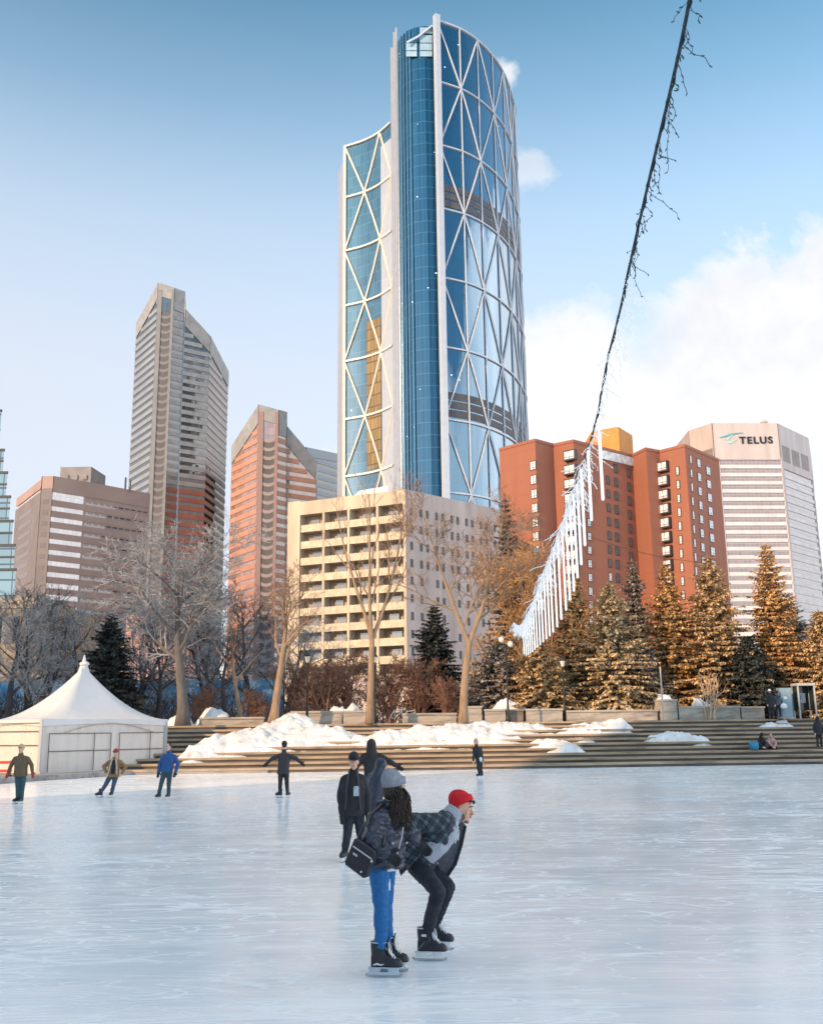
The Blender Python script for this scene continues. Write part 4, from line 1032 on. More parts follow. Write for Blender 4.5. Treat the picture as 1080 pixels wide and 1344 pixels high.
# bicycles parked at the top of the steps
def bicycle(label, x, Y, rz):
    b_ = P(x, 945, Y); b_.z = TZ; root = thing('bicycle', label, 'bicycle', b_, 'bicycles parked beside the tall bare tree'); root.rotation_euler = (0, 0, rz)
    fm = simple('bike_frame', (.35, .37, .40), .4); ty = m_black
    for dx in (-.52, .52):
        mb = MB(); pts = [b_ + Vector((dx + .32 * math.cos(a), 0, .34 + .32 * math.sin(a))) for a in np.linspace(0, 2 * math.pi, 25)]; mb.tube(pts, .022, 6, cap=False)
        for a in np.linspace(0, math.pi, 6)[:-1]: mb.tube([b_ + Vector((dx + .3 * math.cos(a), 0, .34 + .3 * math.sin(a))), b_ + Vector((dx - .3 * math.cos(a), 0, .34 - .3 * math.sin(a)))], .006, 3)
        mb.build('wheel', [ty], root)
    V_ = lambda x, z, y=0: b_ + Vector((x, y, z))
    mb = MB()
    for a, c in (((-.52, .34), (-.15, .32)), ((-.52, .34), (-.22, .78)), ((-.15, .32), (-.22, .85)), ((-.2, .76), (.35, .82)), ((-.15, .32), (.36, .72)), ((.34, .88), (.52, .34))): mb.tube([V_(*a), V_(*c)], .024, 6)
    mb.build('frame', [fm], root)
    mb = MB(); mb.tube([V_(.34, .88), V_(.32, 1.0)], .02, 6); mb.tube([V_(.28, 1.02, -.28), V_(.34, 1.0, -.1), V_(.34, 1.0, .1), V_(.28, 1.02, .28)], .018, 6); mb.build('handlebar', [iron], root)
    mb = MB(); mb.ell(V_(-.23, .92), (.13, .06, .04)); mb.build('saddle', [iron], root)
bicycle('grey bicycle leaning in the sun right of the tall bare tree', 521, 63, R(35))
bicycle('grey bicycle behind another one near the bare shrubs', 538, 65, R(-30))
# ------------------------------------------------------------------ trees
def rv(rnd, k=1.0): return Vector((rnd.uniform(-1, 1), rnd.uniform(-1, 1), rnd.uniform(-1, 1))) * k
def grow(rnd, p, d, L, r0, r1, nseg, wander, trop):
    pts, rad = [p.copy()], [r0]
    d = d.normalized()
    for i in range(nseg):
        d = (d + rv(rnd, wander) + Vector((0, 0, trop))).normalized(); p = p + d * (L / nseg); pts.append(p.copy()); rad.append(lerp(r0, r1, (i + 1) / nseg))
    return pts, rad
def bare_tree_mesh(seed, h, tr, clear=.3, spread=.75, kids=(7, 6, 6, 5), lean=(0, 0), wander=.16, trop=.05, fork=0, twig=.011, lens=(.52, .5, .5, .55), width=1.0, stems=1):
    rnd = random.Random(seed); T, C = MB(), MB()
    def rec(pts, rad, L, lev, t0):
        if lev >= len(kids): return
        n = kids[lev]; n = max(2, int(n * rnd.uniform(.8, 1.25)))
        for k in range(n):
            t = t0 + (1 - t0) * ((k + rnd.random()) / n) ** .9; t = min(t, .985)
            x = t * (len(pts) - 1); i = min(int(x), len(pts) - 2); p = pts[i].lerp(pts[i + 1], x - i); r = lerp(rad[i], rad[i + 1], x - i)
            ax = (pts[i + 1] - pts[i]).normalized(); o = ax.orthogonal().normalized(); an = k * 2.4 + rnd.uniform(-.5, .5)
            side = (Matrix.Rotation(an, 3, ax) @ o); sp = spread * rnd.uniform(.7, 1.2)
            d = (ax * math.cos(sp) + side * math.sin(sp)); d.x *= width; d.y *= width
            l = L * lens[lev] * rnd.uniform(.65, 1.15) * (1.1 - .45 * t if lev == 0 else 1); rr = max(twig, r * (.62 if lev < 2 else .5)); last = lev == len(kids) - 1
            r_end = max(twig * .7, rr * .35) if not last else twig * .45
            q, qr = grow(rnd, p, d, l, rr, r_end, (6, 5, 4, 3, 3)[lev], wander * (1 + .25 * lev), trop)
            (T if lev == 0 else C).tube(q, qr, (6, 4, 3, 3, 3)[lev], cap=False)
            rec(q, qr, l, lev + 1, .18)
    for sN in range(stems):
        d0 = Vector((lean[0], lean[1], 1)) + (rv(rnd, .35) if stems > 1 else Vector())
        base = Vector((rnd.uniform(-.25, .25), rnd.uniform(-.25, .25), 0)) * (stems > 1)
        if fork:
            q, qr = grow(rnd, base, d0, h * clear, tr * 1.15, tr * .85, 6, .05, .06); qr[0] *= 1.35; T.tube(q, qr, 9)
            for f in range(fork):
                an = 2 * math.pi * f / fork + .35; d = Vector((math.cos(an) * .42, math.sin(an) * .32, 1))
                b, br = grow(rnd, q[-1] - Vector((0, 0, .1)), d, h * (1 - clear) * rnd.uniform(.85, 1.0), tr * .68, tr * .10, 8, .07, .05); T.tube(b, br, 7, cap=False); rec(b, br, h * (1 - clear), 0, .12)
        else:
            q, qr = grow(rnd, base, d0, h * .8, tr * 1.1, tr * .16, 9, wander * .45, .06); qr[0] *= 1.35; T.tube(q, qr, 9); rec(q, qr, h * .8, 0, clear)
    return T, C
def bark(name, col): return simple(name, col, .85, .3, 3, .5, 14, .02, stretch=(1, 1, .35))
b_grey = bark('bark_grey', (.13, .12, .115)); b_tan = bark('bark_tan', (.29, .20, .13)); b_dark = bark('bark_dark', (.06, .05, .05)); b_red = bark('bark_red', (.26, .13, .085))
t_frost = simple('twig_frosted', (.30, .295, .30), .9, .2, 2, island=.35); t_dark = simple('twig_dark', (.10, .09, .09), .9, .3, 2, island=.4); t_gold = simple('twig_golden', (.44, .25, .11), .9, .3, 2, island=.4); t_brown = simple('twig_brown', (.26, .17, .12), .9, .3, 2, island=.4); t_red = simple('twig_red', (.25, .13, .085), .9, .3, 2, island=.4)
def tree(name, label, cat, x, Y, meshes, mats, z=TZ, rz=0, sc=1.0, group=None):
    b_ = P(x, 950, Y); b_.z = z; root = thing(name, label, cat, b_, group); root.rotation_euler = (0, 0, rz); root.scale = (sc, sc, sc)
    for nm, me, mt in zip(('trunk', 'crown'), meshes, mats):
        if isinstance(me, MB): me = me.mesh(nm, [mt], smooth=nm == 'trunk')
        o = bpy.data.objects.new(nm, me); COL.objects.link(o); o.parent = root; WL[o] = b_
    return root
def bt(name, label, x, Y, mats, sc=1.0, rz=0, z=TZ, group=None, cat='tree', **kw):
    return tree(name, label, cat, x, Y, bare_tree_mesh(**kw), mats, z, rz, sc, group)
bt('bare_tree', 'large spreading grey elm with frosted twigs behind the tent', 240, 60, (b_grey, t_frost), seed=3, h=11.6, tr=.34, clear=.34, spread=.85, kids=(12, 9, 8, 7), wander=.2, trop=.05, lens=(.60, .5, .48, .5), twig=.015, width=1.15)
bt('bare_tree', 'sunlit tan tree leaning right beside the black lantern', 358, 59.5, (b_tan, t_brown), seed=12, h=9.6, tr=.26, clear=.42, spread=.7, kids=(8, 7, 6, 5), lean=(.12, 0), wander=.2, trop=.04, lens=(.5, .5, .5, .5))
bt('bare_tree', 'tall bare forked tree before the beige apartment block', 485, 60, (b_tan, t_brown), seed=21, h=14.0, tr=.19, clear=.36, spread=.55, kids=(6, 5, 4), fork=3, trop=.10, lens=(.38, .42, .5), twig=.014)
bt('bare_tree', 'thick sunlit trunk with wide bare crown before the pinkish side wall', 608, 60, (b_tan, t_brown), seed=33, h=13.2, tr=.23, clear=.36, spread=.80, kids=(11, 8, 7, 6), fork=2, wander=.19, trop=.05, lens=(.44, .5, .5, .5), twig=.012)
bt('bare_tree', 'bushy golden twigged tree below the white light curtain', 690, 72, (b_tan, t_gold), seed=44, h=12.8, tr=.22, clear=.2, spread=.8, kids=(12, 9, 8, 7), wander=.2, trop=.06, lens=(.46, .5, .48, .5), twig=.020)
bt('bare_tree', 'thin sunlit tree between the elm and the leaning tree', 316, 63, (b_tan, t_dark), seed=45, h=8.6, tr=.16, clear=.3, spread=.7, kids=(7, 6, 5, 4), wander=.2, twig=.013)
bt('bare_tree', 'pale small many-stemmed tree on the long planter', 931, 64, (simple('bark_pale', (.52, .38, .27), .8), simple('twig_pale', (.46, .32, .22), .9)), seed=46, h=2.9, tr=.06, clear=.1, spread=.5, kids=(5, 4), stems=5, twig=.018)
# darker park trees further back, three shapes reused
mA = [m.mesh(n, [mt]) for m, n, mt in zip(bare_tree_mesh(seed=51, h=10, tr=.24, clear=.2, spread=.8, kids=(8, 7, 6, 5), wander=.2, twig=.015), ('trunk', 'crown'), (b_dark, t_dark))]
mB = [m.mesh(n, [mt]) for m, n, mt in zip(bare_tree_mesh(seed=52, h=9, tr=.2, clear=.12, spread=.9, kids=(8, 7, 6, 5), wander=.25, stems=2, twig=.015), ('trunk', 'crown'), (b_dark, t_frost))]
mC = [m.mesh(n, [mt]) for m, n, mt in zip(bare_tree_mesh(seed=53, h=4.2, tr=.09, clear=.06, spread=.75, kids=(7, 6, 6, 5), wander=.25, stems=5, twig=.014, lens=(.55, .5, .5, .5)), ('trunk', 'crown'), (b_red, t_red))]
G1 = 'bare park trees on the left'
for i, (lb, x, Y, m, sc, rz) in enumerate([
    ('dark bare tree at the left edge behind the tent', 12, 66, mA, 1.0, .3), ('frosted bare tree behind the tent at far left', 55, 74, mB, 1.15, 2.0),
    ('dark bare tree in front of the low tan building', 92, 82, mA, 1.0, 4.1), ('frosted bare tree between tent peak and elm', 172, 80, mB, 1.25, 1.2),
    ('dark leaning bare tree behind the tent roof', 40, 60, mB, .85, 5.0), ('frosted tree right behind the large elm', 282, 76, mB, 1.2, 3.3),
    ('dark bare tree in front of the salmon tower foot', 330, 80, mA, 1.15, 1.7), ('frosted bare tree left of the beige block', 372, 84, mB, 1.0, .2), ('dark bare tree off the left edge', -40, 70, mA, 1.1, 2.6),
    ('bare tree right of the spruce behind the tent', 205, 70, mA, .8, 3.9), ('small dark bare tree beside the thin sunlit tree', 296, 68, mA, .72, .9)]):
    tree('bare_tree', lb, 'tree', x, Y, m, (None, None), TZ, rz, sc, G1)
G2 = 'reddish bare shrubs in the park'
for lb, x, Y, sc, rz in [('reddish bare shrub left of the lantern post', 388, 70, 1.0, 0), ('reddish bare shrub right of the lantern post', 425, 68, 1.1, 1), ('reddish shrub under the beige block', 455, 72, 1.2, 2.2),
    ('tall reddish shrub right of the tall bare tree', 515, 71, 1.05, 3), ('reddish shrub between two sunlit trunks', 552, 69, 1.1, 4), ('low reddish shrub left of the thick trunk', 585, 66, .7, 5), ('reddish shrub below the golden tree', 640, 69, .8, .6),
    ('brownish shrub at the foot of the grey elm', 268, 66, .6, 1.8), ('low brown shrub by the hoarding', 335, 66, .55, 4.6)]:
    tree('bare_shrub', lb, 'shrub', x, Y, mC, (None, None), TZ, rz, sc, G2)

# ---- spruces
def spruce_mesh(seed, h, rb, gap=0.0, dens=1.0, droop=.35):
    rnd = random.Random(seed); T, C = MB(), MB()
    T.tube([(0, 0, 0), (rnd.uniform(-.05, .05), 0, h * .5), (0, 0, h)], [.03 * h * .55, .012 * h, .01], 7)
    z = .06 * h; k = 0
    def spray(p, d, up, l, w):
        s = d.cross(up); s = s.normalized() if s.length > 1e-4 else Vector((1, 0, 0))
        q = p + d * l * .45; e = p + d * l - up * l * rnd.uniform(.05, .3)
        C.poly([p, q + s * w + up * w * .3, e, q - s * w + up * w * .3])
    while z < h * .985:
        f = z / h; R0 = rb * ((1 - f) ** .82) * (1 if f > .12 else .75 + f * 2) * rnd.uniform(.74, 1.16) + .12
        n = max(5, int((8 + 6 * (1 - f)) * dens))
        for b in range(n):
            an = b * 2 * math.pi / n + k * 1.3 + rnd.uniform(-.3, .3); L = R0 * rnd.uniform(.55, 1.18)
            if rnd.random() < gap: L *= .5
            d = Vector((math.cos(an), math.sin(an), 0)); el0 = .28 * f + .02 - droop * (1 - f) * .6
            ns = max(3, int(L / .19)); pv = Vector((0, 0, z)); pts = [pv.copy()]
            for i in range(ns):
                t = (i + 1) / ns; dirv = (d + Vector((0, 0, el0 - droop * .7 * t + .55 * droop * t * t)) + rv(rnd, .06)).normalized(); pv = pv + dirv * (L / ns); pts.append(pv.copy())
                if t < .18: continue
                up = Vector((0, 0, 1)); sd = dirv.cross(up).normalized()
                for sgn in (-1, 1):
                    l = (.28 + .30 * (1 - t)) * rnd.uniform(.75, 1.25) * min(1, .5 + L * .4)
                    spray(pv - dirv * rnd.uniform(0, L / ns), (dirv * .65 + sd * sgn * .8 + Vector((0, 0, rnd.uniform(-.28, .12)))).normalized(), up, l, l * .34)
                    if rnd.random() < .7: spray(pv, (dirv * .5 + sd * sgn * rnd.uniform(.1, .7) - Vector((0, 0, rnd.uniform(.25, .8)))).normalized(), d, l * .9, l * .28)
            spray(pts[-1] - d * .05, (pts[-1] - pts[-2]).normalized(), Vector((0, 0, 1)), .34, .09)
            T.tube(pts, [.028 * (1 - .7 * i / len(pts)) * (1.2 - f) for i in range(len(pts))], 3, cap=False)
        z += h * .022 * rnd.uniform(.8, 1.2) + .06; k += 1
    for i in range(8): spray(Vector((0, 0, h - .5 + .05 * i)), (Vector((math.cos(i * 2.4), math.sin(i * 2.4), 1.2))).normalized(), Vector((0, 0, 1)), .28, .06)
    return T, C
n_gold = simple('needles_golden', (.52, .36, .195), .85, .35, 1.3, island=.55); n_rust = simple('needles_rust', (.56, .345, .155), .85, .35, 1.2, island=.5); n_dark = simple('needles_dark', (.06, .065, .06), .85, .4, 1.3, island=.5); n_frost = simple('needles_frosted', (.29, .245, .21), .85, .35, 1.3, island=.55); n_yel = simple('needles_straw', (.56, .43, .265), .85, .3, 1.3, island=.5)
def sp(label, x, Y, ytop, rb, seed, nm, rz=0, gap=.1, group='tall spruces along the right of the plaza', droop=.35, dens=1.35):
    h = P(x, ytop, Y).z - TZ
    return tree('spruce_tree', label, 'spruce', x, Y, spruce_mesh(seed, h, rb * 1.28, gap, dens, droop), (b_dark, nm), TZ, rz, 1.0, group)
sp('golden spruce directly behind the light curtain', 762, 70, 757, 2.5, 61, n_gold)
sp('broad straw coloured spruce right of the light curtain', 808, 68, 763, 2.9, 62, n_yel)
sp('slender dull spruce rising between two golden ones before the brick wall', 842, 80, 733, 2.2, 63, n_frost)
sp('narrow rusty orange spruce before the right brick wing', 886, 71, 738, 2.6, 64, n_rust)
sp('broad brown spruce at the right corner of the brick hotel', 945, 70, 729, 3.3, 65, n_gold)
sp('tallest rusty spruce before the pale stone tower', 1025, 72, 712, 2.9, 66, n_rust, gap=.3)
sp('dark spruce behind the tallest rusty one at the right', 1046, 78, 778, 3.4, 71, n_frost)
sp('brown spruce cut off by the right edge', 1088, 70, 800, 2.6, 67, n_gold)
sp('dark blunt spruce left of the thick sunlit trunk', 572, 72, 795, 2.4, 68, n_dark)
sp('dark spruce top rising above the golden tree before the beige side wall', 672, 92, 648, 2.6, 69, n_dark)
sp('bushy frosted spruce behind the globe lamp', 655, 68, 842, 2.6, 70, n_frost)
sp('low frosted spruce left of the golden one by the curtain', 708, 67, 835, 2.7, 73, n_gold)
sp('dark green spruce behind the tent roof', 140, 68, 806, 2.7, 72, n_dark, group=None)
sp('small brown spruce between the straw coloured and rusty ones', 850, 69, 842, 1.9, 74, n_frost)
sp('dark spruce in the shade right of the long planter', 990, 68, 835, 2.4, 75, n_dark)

# ---- far park hedges so no bare snow shows between the trunks
mb = MB(); rnd = random.Random(9)
for i in range(9000):
    x = rnd.uniform(-62, 62); Y = rnd.uniform(90, 99); top = 2.6 + 1.3 * noise.noise(Vector((x * .2, 0, 3)))
    p = Vector((x, Y, TZ + rnd.random() ** 1.2 * top)); d = (rv(rnd) + Vector((0, 0, .8))).normalized(); s = d.orthogonal().normalized() * .07; l = rnd.uniform(.5, 1.1)
    mb.poly([p - s, p + s, p + d * l])
for i in range(7000):
    x = rnd.uniform(-48, -7); Y = rnd.uniform(73, 80); top = 2.2 + 2.2 * noise.noise(Vector((x * .35, 5, 3)))
    p = Vector((x, Y, TZ + rnd.random() ** 1.2 * max(.3, top))); d = (rv(rnd) + Vector((0, 0, .8))).normalized(); s = d.orthogonal().normalized() * .05; l = rnd.uniform(.4, .9)
    mb.poly([p - s, p + s, p + d * l])
mg = MB()  # golden thicket added for a warm glow behind the spruces
for i in range(9000):
    x = rnd.uniform(4, 40); Y = rnd.uniform(78, 84); top = 4.6 + 2.0 * noise.noise(Vector((x * .3, 9, 3)))
    p = Vector((x, Y, TZ + rnd.random() ** 1.1 * top)); d = (rv(rnd) + Vector((0, 0, .9))).normalized(); s = d.orthogonal().normalized() * .06; l = rnd.uniform(.5, 1.0)
    mg.poly([p - s, p + s, p + d * l])
tag(mg.build('glow_thicket', [t_gold]), None, None, None, 'stuff')
tag(mb.build('undergrowth', [simple('twig_undergrowth', (.13, .085, .065), .9, .3, .5, island=.4)]), None, None, None, 'stuff')
# ------------------------------------------------------------------ people
def remesh(mb, voxel, smooth=2, wr=None, seed=0):
    """one continuous skin over the joined shapes; wr = (amplitude, frequency) of cloth folds"""
    me = mb.mesh('tmp', [m_black]); ob = bpy.data.objects.new('tmp', me); COL.objects.link(ob)
    md = ob.modifiers.new('r', 'REMESH'); md.mode = 'VOXEL'; md.voxel_size = voxel; md.use_smooth_shade = True
    if smooth: sm = ob.modifiers.new('s', 'SMOOTH'); sm.iterations = smooth; sm.factor = .5
    bpy.context.view_layer.update(); dg = bpy.context.evaluated_depsgraph_get()
    out = bpy.data.meshes.new_from_object(ob.evaluated_get(dg)); bpy.data.objects.remove(ob); bpy.data.meshes.remove(me)
    n = len(out.vertices); co = np.empty(n * 3); out.vertices.foreach_get('co', co); co = co.reshape(-1, 3)
    if wr:
        no = np.empty(n * 3); out.vertex_normals.foreach_get('vector', no); no = no.reshape(-1, 3)
        for i in range(n):
            p = Vector(co[i]) ; w = 1 - abs(noise.noise(Vector((p.x * wr[1] + seed, p.y * wr[1], p.z * wr[1] * 1.7)))) * 2.2
            w += .45 * noise.noise(p * wr[1] * 2.6)
            co[i] += no[i] * wr[0] * w
    return out, co
def add_re(mb, name, mat, parent, voxel=.012, smooth=2, wr=None, label=None):
    me, co = remesh(mb, voxel, smooth, wr, len(name))
    co = co - np.array(WL[parent]); me.vertices.foreach_set('co', co.ravel()); me.name = name
    me.materials.clear(); me.materials.append(mat); me.polygons.foreach_set('use_smooth', [True] * len(me.polygons)); me.update()
    o = bpy.data.objects.new(name, me); COL.objects.link(o); place(o, WL[parent], parent)
    if label: o['label'] = label
    return o
def fr_of(f, upv=Vector((0, 0, 1))):
    f = Vector(f).normalized(); r = f.cross(upv).normalized(); return r, f, r.cross(f).normalized()
def ring(c, sv, fv, w, d, n=20, pw=.8):
    out = []
    for k in range(n):
        a = 2 * math.pi * k / n; ca, sa = math.cos(a), math.sin(a)
        out.append(Vector(c) + sv * (w * math.copysign(abs(ca) ** pw, ca)) + fv * (d * math.copysign(abs(sa) ** pw, sa)))
    return out
def hand(mb, wrist, elbow, curl=.5, s=1.0, palm_dir=None, grow_=0.0):
    ax = (wrist - elbow).normalized(); pd = (palm_dir or Vector((0, -1, 0))); sd = ax.cross(pd); sd = sd.normalized() if sd.length > .05 else ax.orthogonal().normalized(); pd = sd.cross(ax).normalized()
    k = wrist + ax * .05 * s
    mb.ell(wrist + ax * .048 * s, (.043 * s + grow_, .022 * s + grow_, .055 * s + grow_), (sd, pd, ax), 12, 8)
    for i, (o, l) in enumerate(((-.030, .070), (-.010, .080), (.010, .076), (.029, .060))):
        p = wrist + ax * .09 * s + sd * o * s; d = ax.copy()
        for j in range(3):
            d = (d - pd * curl * (.25 + .35 * j) * -1).normalized(); q = p + d * l * s * (.42, .33, .25)[j]
            mb.cone(p, q, (.0095 - .001 * j) * s + grow_, (.0088 - .001 * j) * s + grow_, 7); p = q
    p = wrist + ax * .025 * s - sd * .030 * s; d = (ax * .6 - sd * .75 + pd * .3).normalized()
    for j in range(2):
        q = p + d * .036 * s; mb.cone(p, q, .012 * s + grow_, .010 * s + grow_, 7); p = q; d = (d + ax * .5 + sd * .15).normalized()
skin_m = simple('skin', (.68, .385, .275), .5, .08, 6); eye_w = simple('eye_white', (.75, .74, .72), .25, .03); eye_d = simple('iris_dark', (.03, .02, .015), .2, .1); lip_m = simple('lips', (.45, .15, .13), .45, .1, 8)
hair_d = simple('hair_dark', (.032, .021, .016), .5, .6, 12, stretch=(1, 1, .2)); hair_b = simple('hair_blond', (.42, .28, .15), .6, .3, 10); beard_m = simple('beard_brown', (.22, .125, .085), .9, .4, 40)
skate_black = simple('skate_leather', (.022, .024, .032), .42, .35, 6); skate_white = simple('skate_holder', (.72, .74, .76), .4, .06, 4); blade_m = simple('blade_steel', (.55, .57, .6), .25, .1, metal=.9); lace_m = simple('lace_white', (.78, .78, .78), .7, .05); skate_cap = simple('skate_cap', (.035, .037, .045), .3, .2, 8); sole_blue = simple('skate_trim', (.50, .58, .66), .45, .1)
def skate(root, an, f, gz, kind, detail):
    """ice skate under ankle 'an' pointing along f; blade on the ice at height gz"""
    f = Vector((f[0], f[1], 0)).normalized(); s = Vector((-f.y, f.x, 0)); z = Vector((0, 0, 1)); o = Vector((an.x, an.y, gz))
    mb = MB(); bm = skate_black if kind != 'white' else skate_white
    zs = .075
    lean_ = (an - (o + z * .19)); lean_.z = 0
    mb.rings([ring(o + f * x + z * (zs + h0 / 2), s, z, w, h0 / 2, 14, .7) for x, w, h0 in ((-.085, .026, .10), (-.07, .036, .125), (-.03, .040, .15), (.03, .041, .135), (.08, .046, .10), (.13, .046, .082), (.165, .036, .07), (.182, .018, .05))])
    mb.rings([ring(o + lean_ * ((h - .1) / .2) + f * x + z * h, s, f, w, d, 14, .85) for h, x, w, d in ((.09, -.01, .038, .070), (.16, -.012, .044, .070), (.21, -.018, .050, .068), (.255, -.016, .056, .074), (.285, -.014, .055, .074))])
    b = add_re(mb, 'skate', bm, root, .007 if detail else .012, 2, None)
    mb = MB()
    for x in (-.055, .105):
        mb.rings([ring(o + f * (x + dx) + z * h, s, f, w, d, 10, .6) for h, w, d, dx in ((.026, .007, .055, .0), (.05, .012, .046, 0), (.078, .036, .058, 0))])
    mb.obox(o + f * .025 + z * .032, f * .135, s * .007, z * .010)
    mb.build('blade_holder', [skate_white if kind != 'blueholder' else sole_blue], b, smooth=False)
    mb = MB(); mb.rings([ring(o + f * x + z * (.5 * (h0 + h1)), s, z, .0022, (h1 - h0) / 2, 4, 1) for x, h0, h1 in ((-.135, .012, .03), (-.12, .004, .03), (-.05, .0, .03), (.10, .0, .03), (.165, .004, .03), (.182, .014, .03))]); mb.build('blade', [blade_m], b)
    if detail:
        mb = MB(); pts = []
        for k in range(9):
            t = k / 8; base = o + f * lerp(.125, .030, t) + z * lerp(.150, .262, t) + lean_ * t * .8
            sg = 1 if k % 2 else -1; mb.tube([base + s * .030 * sg - z * .012, base + z * .008, base - s * .030 * sg - z * .012 + f * .006], .0055, 5)
        mt_ = MB(); mt_.rings([ring(o + lean_ * ((h - .1) / .2) + f * x + z * h, s, (f * .95 + z * .3).normalized(), w, .007, 12, .8) for h, x, w in ((.165, .075, .022), (.21, .056, .032), (.26, .055, .036), (.30, .066, .034), (.315, .070, .022))]); mt_.build('tongue', [sole_blue if kind == 'trim' else skate_black], b, smooth=True)
        mt_ = MB(); mt_.tube([q_ for q_ in ring(o + lean_ * .9 + f * -.015 + z * .283, s, f, .056, .075, 20, .85)] + [o + lean_ * .9 + f * -.015 + z * .283 + s * .056], .005, 5); mt_.build('collar_trim', [skate_white if kind == 'trim' else sole_blue], b, smooth=True)
        mt_ = MB(); mt_.ell(o + f * .150 + z * .108, (.044, .040, .030), (s, f, z), 12, 8); mt_.build('toe_cap', [skate_cap], b, smooth=True)
        p = o + f * .04 + z * .262; 
        for sg in (-1, 1): mb.tube([p, p + s * .03 * sg + f * .03 + z * .012, p + s * .045 * sg + f * .045 - z * .035, p + s * .04 * sg + f * .05 - z * .075], .0038, 5)
        mb.build('lace', [lace_m], b)
        mb = MB(); mb.rings([ring(o + f * x + z * .082, s, z, w, .006, 12, .8) for x, w in ((-.092, .02), (-.07, .040), (0, .044), (.08, .050), (.14, .048), (.175, .034), (.19, .016))]); mb.build('sole', [skate_white if kind == 'trim' else sole_blue], b)
        if kind == 'trim':
            for sg in (-1, 1):
                mb = MB(); mb.rings([ring(o + f * x + z * h + s * sg * .049, s, (f * .6 + z * .8).normalized(), .006, w, 8, .9) for x, h, w in ((-.075, .10, .016), (-.05, .13, .020), (-.02, .165, .016), (.0, .19, .010))]); mb.build('side_panel', [skate_white], b)
                mb = MB(); mb.obox(o + f * -.02 + z * .225 + s * sg * .054, f * .022, s * .003, z * .010); mb.build('logo_patch', [skate_white], b)
        else:
            for sg in (-1, 1):
                mb = MB(); mb.rings([ring(o + f * x + z * h + s * sg * .040, s, z, .004, w, 8, 1) for x, h, w in ((-.06, .105, .004), (-.03, .115, .008), (.0, .105, .006), (.03, .112, .003))]); mb.build('side_stripe', [skate_white], b)
    return b
def face(root, c, f, detail, mouth=False):
    r, f, u = fr_of(f)
    for sg in (-1, 1):
        e = c + f * .079 + r * .032 * sg + u * .012
        mb = MB(); mb.ell(e, .0125, None, 8, 6); o = mb.build('eye', [eye_w], root, smooth=True)
        mb = MB(); mb.ell(e + f * .0065, .0085, None, 6, 5); mb.build('iris', [eye_d], o, smooth=True)
        mb = MB(); mb.tube([c + f * .090 + r * .014 * sg + u * .034, c + f * .093 + r * .032 * sg + u * .040, c + f * .078 + r * .054 * sg + u * .033], [.004, .0055, .003], 5); mb.build('eyebrow', [hair_d], root)
    mb = MB(); mb.ell(c + f * .096 - u * .058, (.024, .012, .008 if not mouth else .013), (r, f, u), 10, 6); mb.build('lips', [lip_m], root, smooth=True)
    if mouth: mb = MB(); mb.ell(c + f * .100 - u * .054, (.017, .010, .005), (r, f, u), 8, 5); mb.build('teeth', [eye_w], root, smooth=True)
def head_shape(mb, c, f):
    r, f, u = fr_of(f); X = (r, f, u)
    mb.ell(c + u * .025 - f * .006, (.076, .096, .096), X, 18, 12); mb.ell(c + f * .022 - u * .045, (.060, .070, .078), X, 16, 10)
    mb.cone(c + f * .088 + u * .012, c + f * .114 - u * .024, .010, .015, 8); mb.ell(c + f * .080 - u * .052, (.030, .020, .024), X); mb.ell(c + f * .072 - u * .102, (.028, .026, .022), X)
    mb.ell(c + f * .078 + u * .034, (.052, .016, .012), X)
    for sg in (-1, 1): mb.ell(c + r * .076 * sg - f * .008 - u * .008, (.010, .020, .032), X, 8, 6); mb.ell(c + r * .040 * sg + f * .062 - u * .022, (.022, .022, .020), X, 8, 6)
    return r, f, u
def beanie(root, c, f, mat, tilt=.16, slouch=.0, cuff=True, name='beanie', ln=.0):
    r, f, u = fr_of(f); u2 = (u - f * tilt).normalized(); f2 = r.cross(u2) * -1; f2 = u2.cross(r)
    mb = MB(); o = c + u * .040 - f * .004
    mb.rings([ring(o + u2 * h - f2 * (b_ + slouch * max(0, h) * 3), r, f2, w, d, 22, 1) for h, w, d, b_ in ((.0, .089, .108, .004), (.04, .092, .110, .004), (.07, .084, .102, .006), (.098 + ln * .4, .068, .084, .01), (.120 + ln * .8, .042, .055, .014), (.132 + ln, .012, .016, .018))])
    h = mb.build(name, [mat], root, smooth=True)
    if cuff:
        mb = MB(); mb.rings([ring(o + u2 * hh, r, f2, w, d, 22, 1) for hh, w, d in ((-.004, .088, .107), (-.002, .097, .116), (.05, .098, .117), (.055, .090, .108))]); mb.build('cuff', [mat], h, smooth=True)
    return h
def limb(mb, a, b, c, ra, rb, rc, n=12):
    mb.cone(a, b, ra, rb, n); mb.cone(b, c, rb, rc, n)

